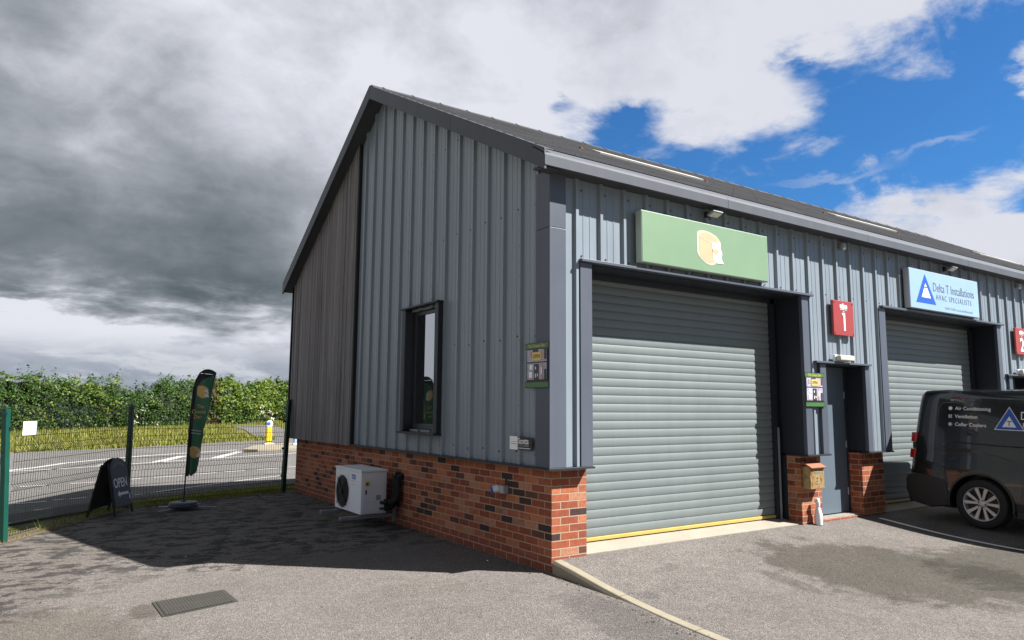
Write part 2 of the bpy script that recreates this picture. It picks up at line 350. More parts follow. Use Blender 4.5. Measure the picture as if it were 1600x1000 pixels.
# ---------------------------------------------------------------- mesh builder
class MB:
    def __init__(s): s.v = []; s.f = []; s.uv = {}; s.mi = []
    def add(s, vs, fs, mi=0, uvs=None):
        o = len(s.v); s.v += [tuple(v) for v in vs]
        for i, f in enumerate(fs):
            if uvs: s.uv[len(s.f)] = uvs[i]
            s.f.append(tuple(o+k for k in f)); s.mi.append(mi)
        return s
    def box(s, x0, y0, z0, x1, y1, z1, mi=0):
        if x0 > x1: x0, x1 = x1, x0
        if y0 > y1: y0, y1 = y1, y0
        if z0 > z1: z0, z1 = z1, z0
        return s.add([(x0, y0, z0), (x1, y0, z0), (x1, y1, z0), (x0, y1, z0), (x0, y0, z1), (x1, y0, z1), (x1, y1, z1), (x0, y1, z1)],
                     [(0, 3, 2, 1), (4, 5, 6, 7), (0, 1, 5, 4), (1, 2, 6, 5), (2, 3, 7, 6), (3, 0, 4, 7)], mi)
    def obox(s, c, ax, ay, az, hx, hy, hz, mi=0):
        c = Vector(c); ax = Vector(ax).normalized(); ay = Vector(ay).normalized(); az = Vector(az).normalized()
        vs = [c+ax*hx*i+ay*hy*j+az*hz*k for k in (-1, 1) for i, j in ((-1, -1), (1, -1), (1, 1), (-1, 1))]
        return s.add(vs, [(0, 3, 2, 1), (4, 5, 6, 7), (0, 1, 5, 4), (1, 2, 6, 5), (2, 3, 7, 6), (3, 0, 4, 7)], mi)
    def prism(s, pts, axis, a, b, mi=0, caps=True):
        # pts: 2D outline in the two remaining axes (order x,y,z without axis)
        def P(p, t):
            q = list(p); q.insert({'x': 0, 'y': 1, 'z': 2}[axis], t); return tuple(q)
        n = len(pts); vs = [P(p, a) for p in pts]+[P(p, b) for p in pts]
        fs = [(i, (i+1) % n, n+(i+1) % n, n+i) for i in range(n)]
        if caps: fs += [tuple(range(n))[::-1], tuple(range(n, 2*n))]
        return s.add(vs, fs, mi)
    def cyl(s, p0, p1, r0, r1=None, n=12, mi=0, caps=True):
        r1 = r0 if r1 is None else r1; p0 = Vector(p0); p1 = Vector(p1); d = (p1-p0).normalized()
        a = d.orthogonal().normalized(); b = d.cross(a)
        vs = [p0+(a*math.cos(t)+b*math.sin(t))*r0 for t in [2*math.pi*i/n for i in range(n)]]+[p1+(a*math.cos(t)+b*math.sin(t))*r1 for t in [2*math.pi*i/n for i in range(n)]]
        fs = [(i, (i+1) % n, n+(i+1) % n, n+i) for i in range(n)]
        if caps: fs += [tuple(range(n))[::-1], tuple(range(n, 2*n))]
        return s.add(vs, fs, mi)
    def tube(s, pts, r, n=8, mi=0):
        for a, b in zip(pts[:-1], pts[1:]): s.cyl(a, b, r, r, n, mi)
        return s
    def lathe(s, c, axis, prof, n=32, mi=0):
        # prof: list of (r, h) along axis
        c = Vector(c); d = Vector(axis).normalized(); a = d.orthogonal().normalized(); b = d.cross(a); vs = []; k = len(prof)
        for i in range(n):
            t = 2*math.pi*i/n; e = a*math.cos(t)+b*math.sin(t)
            vs += [c+e*r+d*h for r, h in prof]
        fs = [(i*k+j, ((i+1) % n)*k+j, ((i+1) % n)*k+j+1, i*k+j+1) for i in range(n) for j in range(k-1)]
        return s.add(vs, fs, mi)
    def build(s, name, mats, parent=None, smooth=False, bevel=0, local=False, seg=2):
        me = bpy.data.meshes.new(name)
        vs = s.v
        if parent is not None and not local:
            Mx = parent.matrix_basis.copy(); q = parent.parent
            while q is not None: Mx = q.matrix_basis @ Mx; q = q.parent
            inv = Mx.inverted(); vs = [tuple(inv @ Vector(v)) for v in vs]
        me.from_pydata(vs, [], s.f)
        if not isinstance(mats, (list, tuple)): mats = [mats]
        for m in mats: me.materials.append(MATS[m])
        for p_, i in zip(me.polygons, s.mi): p_.material_index = i; p_.use_smooth = smooth
        if s.uv:
            l = me.uv_layers.new(name='UVMap')
            for fi, u in s.uv.items():
                for li, q in zip(me.polygons[fi].loop_indices, u): l.data[li].uv = q
        me.validate(); me.update()
        if not s.uv:
            bm = bmesh.new(); bm.from_mesh(me); bmesh.ops.recalc_face_normals(bm, faces=bm.faces); bm.to_mesh(me); bm.free()
        o = bpy.data.objects.new(name, me); C.objects.link(o)
        if parent is not None: o.parent = parent
        if bevel:
            b = o.modifiers.new('bevel', 'BEVEL'); b.width = bevel; b.segments = seg; b.limit_method = 'ANGLE'; b.angle_limit = R(35)
        if smooth:
            try:
                me.set_sharp_from_angle(angle=R(35))
            except Exception: pass
        return o
def pieces(name, mats, parent, boxes, **k):
    for b in boxes:
        m_ = MB(); m_.box(*b); m_.build(name, mats, parent, **k)
def tag(o, label=None, cat=None, group=None, kind=None):
    if label: o['label'] = label
    if cat: o['category'] = cat
    if group: o['group'] = group
    if kind: o['kind'] = kind
    return o
def thing(name, label, cat, loc=(0, 0, 0), rz=0, group=None):
    o = bpy.data.objects.new(name, None); o.empty_display_size = .2; C.objects.link(o)
    o.location = loc; o.rotation_euler = (0, 0, rz); o.matrix_basis = Matrix.Translation(loc) @ Matrix.Rotation(rz, 4, 'Z')
    return tag(o, label, cat, group)
def sub(o, parent):   # make mesh o (already in the same local frame as its thing) a child of part
    o.parent = parent; return o
def text_geo(body, size, bold=0, align='LEFT', spacing=1, sx=1, extrude=.0015):
    cu = bpy.data.curves.new('t', 'FONT'); cu.body = body; cu.size = size; cu.align_x = align; cu.offset = bold; cu.space_character = spacing; cu.extrude = extrude; cu.resolution_u = 4
    o = bpy.data.objects.new('t', cu); C.objects.link(o); dg = bpy.context.evaluated_depsgraph_get(); dg.update()
    me = bpy.data.meshes.new_from_object(o.evaluated_get(dg)); C.objects.unlink(o); bpy.data.objects.remove(o)
    vs = [(v.co.x*sx, v.co.y, v.co.z) for v in me.vertices]; fs = [tuple(p_.vertices) for p_ in me.polygons]
    bpy.data.meshes.remove(me); bpy.data.curves.remove(cu)
    return vs, fs
class Face2D:
    # 2D drawing frame: origin o, right vector a, up vector b
    def __init__(s, o, a, b): s.o = Vector(o); s.a = Vector(a).normalized(); s.b = Vector(b).normalized(); s.n = s.a.cross(s.b)
    def P(s, x, y, z=0): return s.o+s.a*x+s.b*y+s.n*z
    def text(s, mb, body, x, y, size, mi=0, z=.002, **k):
        vs, fs = text_geo(body, size, **k); mb.add([s.P(x+v[0], y+v[1], z+v[2]) for v in vs], fs, mi)
    def poly(s, mb, pts, z=.002, mi=0, th=.001):
        n = len(pts); vs = [s.P(*p, z) for p in pts]+[s.P(*p, z+th) for p in pts]
        mb.add(vs, [tuple(range(n))[::-1], tuple(range(n, 2*n))]+[(i, (i+1) % n, n+(i+1) % n, n+i) for i in range(n)], mi)
    def rect(s, mb, x0, y0, x1, y1, z=.002, mi=0, th=.001): s.poly(mb, [(x0, y0), (x1, y0), (x1, y1), (x0, y1)], z, mi, th)
def cheese(F, mb, cx, cy, h, z, mi, wx=1.0):   # mi: cream, tan, white
    def q(L): return [(cx+(x-470)/660*h*wx, cy+(495-y)/660*h) for x, y in L]
    def dens(L):
        return L
    F.poly(mb, q([(188, 260), (200, 215), (235, 188), (300, 172), (380, 165), (460, 178), (540, 205), (610, 235), (665, 285), (702, 340), (706, 490), (732, 530), (737, 575), (712, 650), (770, 768), (600, 775), (560, 800), (500, 826), (440, 822), (380, 806), (280, 740), (215, 670), (188, 615)]), z, mi[0])
    F.poly(mb, q([(232, 280), (250, 240), (300, 212), (380, 196), (460, 208), (540, 235), (600, 268), (645, 310), (668, 340), (505, 365), (530, 762), (480, 792), (420, 786), (330, 745), (262, 680), (235, 610)]), z+.0015, mi[1])
    F.poly(mb, q([(512, 382), (702, 360), (702, 490), (732, 570), (706, 650), (762, 764), (600, 770), (542, 752)]), z+.003, mi[2])
    F.poly(mb, q([(520, 500), (560, 510), (600, 490), (650, 520), (640, 560), (600, 640), (570, 590), (530, 560)]), z+.0045, mi[1])
    F.poly(mb, q([(240, 300), (320, 345), (420, 375), (505, 385), (505, 376), (420, 365), (320, 335), (240, 290)]), z+.003, mi[0])

# ---------------------------------------------------------------- ground
def polyline_strip(mb, pts, wd, z, zf=None):
    pts = [Vector((p[0], p[1], 0)) for p in pts]; L = []
    for i, p in enumerate(pts):
        d = (pts[min(i+1, len(pts)-1)]-pts[max(i-1, 0)]).normalized(); n = Vector((-d.y, d.x, 0))
        for s_ in (-1, 1):
            q = p+n*wd/2*s_; L.append((q.x, q.y, zf(q.x, q.y)+z if zf else z))
    mb.add(L, [(2*i, 2*i+2, 2*i+3, 2*i+1) for i in range(len(pts)-1)])
def sstep(t): t = max(0, min(1, t)); return t*t*(3-2*t)
def Rz(y):
    # fall away from the building: 10.5 % by the door easing to 3 %, flat beyond 5 m
    if y >= 0: return .12
    q = -max(y, -5); a, b, s0, s1_ = .6, 1.9, .105, .018
    if q <= a: return .12-s0*q
    if q <= b: t_ = q-a; return .12-s0*a-(s0*t_+(s1_-s0)*t_*t_/(2*(b-a)))
    return .12-s0*a-(s0+s1_)/2*(b-a)-s1_*(q-b)
def Lz(y): return min(0, Rz(y)-.004)
KERB = [(.3, .02), (0, -.005), (-.35, -.03), (-1.05, -.10), (-2.15, -.20), (-4, -.36), (-8, -.7), (-40, -3.4)]
def kx(y):
    for (y0, x0), (y1, x1) in zip(KERB[:-1], KERB[1:]):
        if y <= y0 and y >= y1: return x0+(x1-x0)*(y-y0)/(y1-y0)
    return KERB[-1][1]
def H(x, y): return (Lz(y) if x < kx(y) else Rz(y))
def fy(x):
    if x < -4.43: return 4.64+(x+4.43)*1.366
    if x < -2.917: return 4.64+(x+4.43)*1.597
    return 7.056+(x+2.917)*.3265
ys = [-40, -25, -16, -12, -9, -7, -6, -5, -4.4]+[-4+.1*i for i in range(41)]
def strip(mb, y, xs, zf): pass
mb = MB(); N = 40
rows = ys+[.4*i for i in range(1, 11)]+[4.4, 4.8, 5.2, 5.6, 6, 6.4, 6.8, 7.2, 7.6, 8]
vs = []
for y in rows:
    xr = kx(y)+.03 if y <= 0 else .05
    xl = -30
    if y > -30: 
        if y < 4.64: xl = max(-30, -4.43+(y-4.64)/1.366)
        elif y < 7.056: xl = -4.43+(y-4.64)/1.597
        else: xl = min(-.02, -2.917+(y-7.056)/.3265)
        xl -= .06
    xr = max(xr, xl+.02)
    vs += [(xl+(xr-xl)*i/N, y, Lz(y)) for i in range(N+1)]
mb.add(vs, [(j*(N+1)+i, j*(N+1)+i+1, (j+1)*(N+1)+i+1, (j+1)*(N+1)+i) for j in range(len(rows)-1) for i in range(N)])
tag(mb.build('yard', 'yard_mat'), kind='structure')
mb = MB(); rows = ys+[.03]; vs = []
for y in rows:
    xl = kx(y)+.06; vs += [(xl+(40-xl)*(i/N)**1.5, y, Rz(y)) for i in range(N+1)]
mb.add(vs, [(j*(N+1)+i, j*(N+1)+i+1, (j+1)*(N+1)+i+1, (j+1)*(N+1)+i) for j in range(len(rows)-1) for i in range(N)])
tag(mb.build('forecourt', 'apron_mat'), kind='structure')
mb = MB(); mb.add([(-900, -900, -.09), (900, -900, -.09), (900, 900, -.09), (-900, 900, -.09)], [(0, 1, 2, 3)])
tag(mb.build('grass_field', 'grass_ground'), kind='structure')
mb = MB(); near = [(-30, -12.5), (-9, 2.4), (-4.47, 6.95), (-3.46, 7.75), (-1.88, 8.95), (-.9, 9.75), (.5, 10.35), (6, 12.6), (40, 25)]
far = [(-60, 6), (-20, 19.8), (-4.88, 24.3), (-.88, 25.8), (1.42, 27.4), (5.02, 29.9), (7.21, 31.2), (20, 37.5), (60, 56)]
mb.add([(x, y, -.06) for x, y in near]+[(x, y, -.06) for x, y in far], [(i, i+1, 10+i, 9+i) for i in range(8)])
tag(mb.build('road', 'road_mat'), kind='structure')
mb = MB(); polyline_strip(mb, [(-9, 2.0), (-4.5, 7.0), (-3.4, 8.0), (-1.9, 8.9), (-.9, 9.5), (.5, 10.15), (3, 11.2), (10, 14.2)], .75, -.05); tag(mb.build('footpath', 'path_mat'), kind='structure')
mb = MB(); mb.add([(x, y, -.056) for x, y in [(5.0, 29.6), (7.6, 31.0), (11.0, 42.4), (14.2, 57.7), (8.6, 53.0), (8.6, 47), (6.6, 37)]], [tuple(range(7))])
tag(mb.build('side_path', 'road_mat'), kind='structure')
# soil strip between yard and road along the fence
mb = MB(); polyline_strip(mb, [(-9, -1.5), (-4.5, 4.72), (-2.96, 7.14), (-1.5, 7.6), (0, 8.1)], .34, .006); tag(mb.build('soil_edge', 'soil'), kind='structure')
mb = MB(); polyline_strip(mb, [(-5, 22.9+.9), (-.88, 25.3), (1.42, 26.9), (5, 29.4), (12, 33)], 1.4, -.075); 
# road edge worn verge
tag(mb.build('worn_verge', 'soil'), kind='structure')
# markings
mk = MB(); ZM = -.052
def line(pts, wd=.11): polyline_strip(mk, pts, wd, ZM)
for a, b in [((-4.29, 11.92), (-3.74, 12.02)), ((-3.42, 12.08), (-2.9, 12.2)), ((-2.5, 12.4), (-2.03, 12.55)), ((-1.77, 12.64), (-1.13, 12.82)), ((-.84, 13.0), (-.3, 13.19)), ((-.08, 13.3), (.44, 13.45)), ((.77, 13.6), (1.38, 13.8)), ((1.68, 13.95), (2.3, 14.15))]: line((a, b), .1)
line([(-4.58, 15.95), (-3.08, 16.4), (-1.78, 17.1), (-.19, 17.9), (1.73, 18.8), (3.7, 19.7), (8, 21.5)], .15)
line([(-4.6, 16.2), (-3.9, 17.1), (-3.27, 18.3), (-2.04, 19.6), (-.87, 20.6), (.5, 21.4), (2.4, 22.4)], .2)
line([(-1.04, 17.5), (.17, 20.1)], .3); line([(.77, 18.5), (2.2, 21.3)], .3); line([(-2.5, 16.9), (-1.9, 18.4)], .25)
line([(-2.55, 9.3), (-1.37, 10.2), (-.4, 10.9), (1.02, 11.8)], .08); line([(-4.36, 8.96), (-3.9, 9.1)], .1); line([(-3.8, 9.2), (-3.3, 9.35)], .1); line([(-4.6, 7.0), (-3.9, 7.45)], .12); line([(-4.1, 7.95), (-3.7, 8.15)], .08)
tag(mk.build('road_markings', 'white_paint'), kind='structure')
mb = MB(); isl = [(2.25, 21.2), (2.7, 20.85), (4.6, 21.2), (9, 23.5), (9, 24.6), (4.6, 24.6), (3.2, 23.4)]
mb.prism(isl, 'z', -.1, .05); tag(mb.build('traffic_island', 'kerb_mat', bevel=.02), kind='structure')
# kerb
mb = MB(); pts = [Vector((kx(y), y, 0)) for y in [-.02]+[-.15*i for i in range(1, 34)]+[-9, -14]]
vs = []
for i, p in enumerate(pts):
    top = Rz(p.y)+.006; out = .02
    vs += [(p.x-.005, p.y, -.3), (p.x-.005, p.y, top-.03), (p.x+.02, p.y+.0, top), (p.x+.11, p.y+.0, top), (p.x+.11, p.y, -.3)]
fs = [(5*i+j, 5*i+5+j, 5*i+6+j, 5*i+1+j) for i in range(len(pts)-1) for j in range(4)]+[(0, 1, 2, 3, 4)]
mb.add(vs, fs); tag(mb.build('kerb', 'kerb_mat', bevel=.006), kind='structure')
mb = MB(); mb.box(kx(-1.05)-.004, -1.053, Rz(-1.05)+.001, kx(-1.05)+.124, -1.047, Rz(-1.05)+.0075); mb.box(kx(-1.95)-.004, -1.953, Rz(-1.95)+.001, kx(-1.95)+.124, -1.947, Rz(-1.95)+.0075)
tag(mb.build('kerb_joints', 'soil'), kind='structure')
# bay line
mb = MB(); bl = [(5.56-.085*(q-.16), -q) for q in [.16+.2*i for i in range(28)]]; polyline_strip(mb, bl, .075, .007, lambda x, y: Rz(y))
tag(mb.build('parking_bay_line', 'line_paint'), kind='structure')
# manhole / inspection cover
t = thing('inspection_cover', 'rectangular metal inspection cover set flush in the sunlit tarmac', 'drain cover', (-3.08, .72, 0))
cv = [Vector((-3.376, .912, 0)), Vector((-2.793, 1.027, 0)), Vector((-2.782, .575, 0)), Vector((-3.367, .419, 0))]
def insetq(q, d):
    c = sum(q, Vector())/4; return [p+(c-p).normalized()*d for p in q]
mb = MB(); o1, i1 = cv, insetq(cv, .03)
mb.add([(*p[:2], .006) for p in o1]+[(*p[:2], .006) for p in i1]+[(*p[:2], -.02) for p in o1], [(i, (i+1) % 4, 4+(i+1) % 4, 4+i) for i in range(4)]+[(8+i, 8+(i+1) % 4, (i+1) % 4, i) for i in range(4)])
mb.build('frame', 'cover_mat', t)
mb = MB(); lid = insetq(cv, .034); mb.add([(*p[:2], .009) for p in lid], [(0, 1, 2, 3)])
ex = (lid[1]-lid[0]); ey = (lid[3]-lid[0])
for i in range(22):
    for j in range(2):
        a = (i+.3)/22; b0 = .04+.5*j; c0 = lid[0]+ex*(a+.009)+ey*(b0+.21)
        mb.obox((c0.x, c0.y, .0095), ex, ey, (0, 0, 1), .004, ey.length*.2, .0010)
mb.build('lid', 'cover_mat', t)

# ---------------------------------------------------------------- building
B = thing('industrial_unit', 'grey metal clad terrace of workshop units on a red brick plinth with pitched roof', 'building')
YR, ZR = 4.2, 6.445; YF, ZF = -.28, 4.095; YB, ZB = 8.28, 3.95; XE = 16.8; XV = -.3
def roofz(y): return ZF+(ZR-ZF)*(y-YF)/(YR-YF) if y <= YR else ZB+(ZR-ZB)*(YB-y)/(YB-YR)
P = 5.69; ZS = 1.012
def wallprism(mb, pts, z0, z1, u0=0, mi=0):
    n = len(pts); u = u0
    for i in range(n):
        a, b = pts[i], pts[(i+1) % n]; L = math.dist(a, b)
        mb.add([(*a, z0), (*b, z0), (*b, z1), (*a, z1)], [(0, 1, 2, 3)], mi, [[(u, z0), (u+L, z0), (u+L, z1), (u, z1)]])
        u += L
    mb.add([(*p, z1) for p in pts], [tuple(range(n))], mi, [[(p[0], p[1]) for p in pts]])
mb = MB()
wallprism(mb, [(0, 7.99), (0, 0), (.44, 0), (.44, .34), (.2, .34), (.2, 7.99)], -.18, ZS-.006, -7.99+.225*.0)
mb.build('brick_plinth', 'brick', B)
for k in range(3):
    X = P*k
    for (a, b, d) in ((4.04, 4.48, .2), (5.465, 6.02, .2)):
        if k == 2 and a > 5: continue
        mb = MB(); wallprism(mb, [(X+a, d), (X+a, 0), (X+b, 0), (X+b, d)], -.05, ZS-.006, X+a+.225*3); mb.build('brick_pier', 'brick', B)
    mb = MB(); wallprism(mb, [(X+4.48, .04), (X+4.48, -.0), (X+5.465, 0), (X+5.465, .04)], -.05, .145, X); mb.build('brick_step', 'brick', B)
# cladding profile along s: crown ribs every 1/3 m standing 32 mm proud
def profile(s0, s1, phase, pitch=1/3, h=.032):
    pts = []; k = math.floor((s0-phase)/pitch)-1
    while phase+k*pitch < s1+pitch:
        b = phase+k*pitch
        for o_, d in ((0, 0), (.016, h), (.052, h), (.068, 0), (.128, 0), (.132, .0035), (.146, .0035), (.150, 0), (.218, 0), (.222, .0035), (.236, .0035), (.240, 0)):
            pts.append((b+o_, d))
        k += 1
    out = []
    def at(s):
        for (a, da), (b, db) in zip(pts[:-1], pts[1:]):
            if a <= s <= b: return da+(db-da)*(s-a)/(b-a) if b > a else da
        return 0
    return [(s0, at(s0))]+[q for q in pts if s0 < q[0] < s1]+[(s1, at(s1))]
def clad_front(mb, x0, x1, z0, z1, phase=.226, y=-.066):
    pr = profile(x0, x1, phase); n = len(pr)
    mb.add([(x, y-d, z0) for x, d in pr]+[(x, y-d, z1) for x, d in pr], [(i, i+1, n+i+1, n+i) for i in range(n-1)])
def clad_gable(mb, y0, y1, z0, zt, phase=.07, x=-.066):
    pr = profile(y0, y1, phase); n = len(pr)
    mb.add([(x-d, s, z0) for s, d in pr]+[(x-d, s, zt(s)) for s, d in pr], [(n+i, n+i+1, i+1, i) for i in range(n-1)])
ZT = 3.99
mb = MB()
for k in range(3):
    X = P*k
    if k == 0: clad_front(mb, .1, .29, ZS, ZT)
    clad_front(mb, X+.29, X+4.18, 3.11, ZT)
    clad_front(mb, X+4.18, X+5.60, 2.24, ZT); clad_front(mb, X+4.18, X+4.40, ZS, 2.24)
    if k < 2: clad_front(mb, X+5.60, X+5.98, ZS, ZT)
FCL = mb
WY0, WY1, WZ0, WZ1 = 2.20, 3.05, 1.30, 2.86
mb = MB(); top = lambda s: roofz(s)-.06
clad_gable(mb, .1, WY0, ZS, top); clad_gable(mb, WY1, 4.98, ZS, lambda s: roofz(s)-.06)
clad_gable(mb, WY0, WY1, WZ1, top); clad_gable(mb, WY0, WY1, ZS, lambda s: WZ0)
for s in [i/3+.07+.11 for i in range(0, 15)]:
    for z in (1.12, 2.32, 3.7, 4.9):
        z2 = z+(.02 if int(s*3) % 2 else 0)
        if s > 4.9 or z2 > roofz(s)-.25 or (WY0-.05 < s < WY1+.05 and WZ0-.05 < z2 < WZ1+.05): continue
        mb.cyl((-.066, s, z2), (-.074, s, z2), .011, .009, 8, mi=1)
for lap in (1, 4, 7, 10, 13):
    for j in range(30):
        z = 1.1+.17*j; y = .07+lap/3+.034
        if z < roofz(y)-.2 and y < 4.9 and not (WY0-.05 < y < WY1+.05 and WZ0-.05 < z < WZ1+.05): mb.cyl((-.098, y, z), (-.101, y, z), .005, .004, 6, mi=1)
mb.build('gable_cladding', ['clad', 'frame_dark'], B)
mb = FCL
for k in range(3):
    for i in range(18):
        x = P*k+.226+i/3+.11
        for z in (3.16, 3.86):
            if x < P*(k+1)+.2: mb.cyl((x, -.066, z), (x, -.074, z), .010, .008, 8, mi=1)
mb.build('front_cladding', ['clad', 'frame_dark'], B)
# flashings
mb = MB()
for z0, z1 in ((ZS, 3.40), (3.404, 4.0)):
    mb.prism([(-.108, .13), (-.108, -.108), (.10, -.108), (.10, -.06), (-.06, -.06), (-.06, .13)], 'z', z0, z1)
mb.build('corner_flashing', 'flash', B, bevel=.003)
mb = MB()   # sill flashing along gable and the pier bottoms
mb.prism([(-.125, 4.99), (-.125, -.125), (.455, -.125), (.455, .0), (.44, .0), (.44, -.02), (-.0, -.02), (0, 4.99)], 'z', ZS-.022, ZS-.001)
mb.build('sill_flashing', 'flash_dark', B, bevel=.003)
for k in range(3):
    X = P*k
    pieces('sill_flashing', 'flash_dark', B, [(X+4.035, -.125, ZS-.022, X+4.55, .2, ZS-.001)]+([(X+5.465, -.125, ZS-.022, X+6.11, .2, ZS-.001)] if k < 2 else []), bevel=.003)
YD = .32
for k in range(3):
    X = P*k; a = X+.285 if k == 0 else X+.235; b = X+.44 if k == 0 else X+.405
    pieces('jamb_flashing', 'flash', B, [(a, -.110, ZS, b, -.06, 3.085), (X+4.05, -.110, ZS, X+4.19, -.06, 3.085), (X+4.40, -.110, ZS, X+4.532, -.06, 2.205), (X+5.48, -.110, ZS, X+5.60, -.06, 2.205)], bevel=.003)
    L = [(b-.02, -.058, ZS, b-.002, YD+.03, 3.085), (X+4.052, -.058, ZS, X+4.07, YD+.03, 3.085), (X+4.53-.02, -.058, ZS, X+4.53, .23, 2.205), (X+5.482, -.058, ZS, X+5.50, .23, 2.205), (X+4.035, .202, .16, X+4.05, YD+.03, ZS-.024)]
    if k: L.append((X+.33, .202, .16, X+.40, YD+.03, ZS-.024))
    pieces('reveal_lining', 'flash_dark', B, L)
    pieces('drip_hood', 'flash', B, [(X+.277, -.150, 3.088, X+4.267, -.06, 3.118), (X+4.27, -.150, 2.208, X+5.60, -.06, 2.234)], bevel=.003)
    pieces('opening_soffit', 'flash_dark', B, [(X+.44, -.058, 3.075, X+4.05, YD+.03, 3.086), (X+4.53, -.058, 2.195, X+5.482, .23, 2.206), (X+.44, YD-.05, 3.01, X+4.05, YD-.03, 3.074)])
# backing walls (inside face, keeps light out)
mb = MB()
for k in range(3):
    X = P*k
    mb.box(X+.42 if k == 0 else X+.33, YD+.05, 0, X+4.1, YD+.12, 4.0); mb.box(X+4.1, .26, 0, X+5.5 if k < 3 else XE, YD+.12, 4.0)
    mb.box(X+4.08, -.055, 3.12, X+5.9, -.04, 4.0); mb.box(X+.3, -.055, 3.12, X+4.08, -.04, 4.0); mb.box(X+5.52, -.05, ZS+.01, X+5.95, -.03, 3.12); mb.box(X+4.1, -.05, ZS+.01, X+4.5, -.03, 2.2); mb.box(X+4.5, -.05, 2.24, X+5.52, -.03, 3.12)
mb.box(.09, -.05, ZS+.01, .42, -.03, 3.12)
mb.box(.2, 7.9, -.1, XE, 7.99, 3.9); mb.box(XE-.1, 0, 0, XE, 7.9, 4.0)
mb.prism([(0, ZS), (WY0, ZS), (WY0, roofz(WY0)-.1), (0, roofz(0)-.1)], 'x', -.03, .1); mb.prism([(WY1, ZS), (7.95, ZS), (7.95, roofz(7.95)-.1), (YR, ZR-.1), (WY1, roofz(WY1)-.1)], 'x', -.03, .1)
mb.box(-.03, WY0, ZS, .1, WY1, WZ0); mb.prism([(WY0, WZ1), (WY1, WZ1), (WY1, roofz(WY1)-.1), (WY0, roofz(WY0)-.1)], 'x', -.03, .1)
mb.build('inner_wall', 'soffit', B)
# timber cladding
mb = MB(); y = 4.99; random.seed(4)
while y < 8.08:
    wd = random.choice((.075, .085, .095)); y2 = min(y+wd, 8.12); d = random.choice((-.130, -.1325, -.135, -.1375))
    zt0, zt1 = roofz(y+.004)-.05, roofz(y2-.004)-.05
    mb.prism([(y+.002, .985+random.uniform(-.004, .004)), (y2-.002, .985), (y2-.002, zt1), (y+.002, zt0)], 'x', d, -.09)
    y = y2
mb.build('timber_boarding', 'timber', B, bevel=.0015)
mb = MB(); mb.prism([(4.975, .99), (8.1, .99), (8.1, roofz(8.1)-.06), (YR+.9, roofz(YR+.9)-.06), (4.975, roofz(4.975)-.06)], 'x', -.085, -.062)
mb.box(-.12, 4.968, ZS-.02, -.063, 4.984, roofz(4.98)-.05); mb.box(-.16, 8.125, .98, -.06, 8.15, roofz(8.15)-.02)
mb.build('timber_batten', 'black', B)
# roof
def courses(y0, y1, z0, z1, n, mb, sgn):
    vs = []
    for i in range(n):
        for t_, lift in ((i/n, .040), ((i+1)/n, .010)):
            vs.append((y0+(y1-y0)*t_, z0+(z1-z0)*t_+lift))
    return vs
mb = MB(); nC_ = 22
prf = courses(-.1, YR, roofz(-.1), ZR, nC_, mb, 1)
random.seed(2)
for i in range(nC_):
    (ya, za), (yb, zb) = prf[2*i], prf[2*i+1]; x = XV+.03-(i % 2)*.25
    while x < XE:
        x2 = min(x+.5, XE); xa = max(x, XV+.03)
        j = random.uniform(0, .004)
        mb.add([(xa+.002, ya, za+j), (x2-.002, ya, za+j), (x2-.002, yb, zb+j), (xa+.002, yb, zb+j), (xa+.002, ya, za-.02), (x2-.002, ya, za-.02)], [(0, 1, 2, 3), (4, 5, 1, 0)])
        x += .5
mb.build('slate_covering', 'slate', B)
mb = MB(); mb.prism([(-.1, roofz(-.1)-.02), (YR, ZR-.005), (YB, ZB), (YB, ZB-.12), (YR, ZR-.14), (-.1, roofz(-.1)-.14)], 'x', XV+.03, XE)
mb.build('roof', 'soffit', B)
mb = MB(); mb.prism([(YR-.16, roofz(YR-.16)+.03), (YR, ZR+.055), (YR+.16, roofz(YR+.16)+.03), (YR, ZR+.03)], 'x', XV+.01, XE, 0)
for i in range(34): mb.prism([(YR-.17, roofz(YR-.17)+.034), (YR, ZR+.066), (YR+.17, roofz(YR+.17)+.034), (YR, ZR+.035)], 'x', XV+.2+i*.5, XV+.225+i*.5, 0)
mb.build('ridge_cap', 'ridge', B)
vt = .175
mb = MB()   # verge fascia: two rakes butting at the ridge, with a joint in the front one
def rake(ya, yb, top=0.03):
    za, zb = roofz(ya)+top, roofz(yb)+top
    mb.prism([(ya, za-vt-top), (yb, zb-vt-top), (yb, zb), (ya, za)], 'x', XV-.012, XV+.012)
    mb.prism([(ya, za), (yb, zb), (yb, zb+.006), (ya, za+.006)], 'x', XV-.014, XV+.10)
rake(-.292, 1.63); rake(1.636, YR-.002); rake(YR+.002, YB+.02)
mb.build('verge_fascia', 'fascia', B)
mb = MB(); 
for a, b in ((-.27, YR), (YR, YB)): mb.prism([(a, roofz(a)-vt+.02), (b, roofz(b)-vt+.02), (b, roofz(b)-vt+.032), (a, roofz(a)-vt+.032)], 'x', XV+.013, -.055)
mb.box(XV+.013, -.27, 3.945, -.1, -.1, 3.955)
mb.build('verge_soffit', 'soffit', B)
mb = MB()
for x0, x1 in ((XV-.012, 2.4), (2.403, 5.4), (5.403, 8.4), (8.403, 11.4), (11.403, 14.4), (14.403, XE)):
    mb.prism([(-.300, 3.952), (-.300, 4.055), (-.285, 4.085), (-.09, 4.205), (-.09, 4.19), (-.275, 4.075), (-.285, 4.05), (-.285, 3.965), (-.27, 3.952)], 'x', x0, x1)
mb.build('eaves_gutter', 'gutter', B, bevel=.002)
mb = MB(); mb.box(XV+.02, -.285, 3.966, XE, -.055, 3.985); mb.build('eaves_soffit', 'soffit', B)
mb = MB(); mb.box(-.2, YB-.03, ZB-.14, XE, YB+.05, ZB+.01); mb.build('rear_gutter', 'fascia', B)
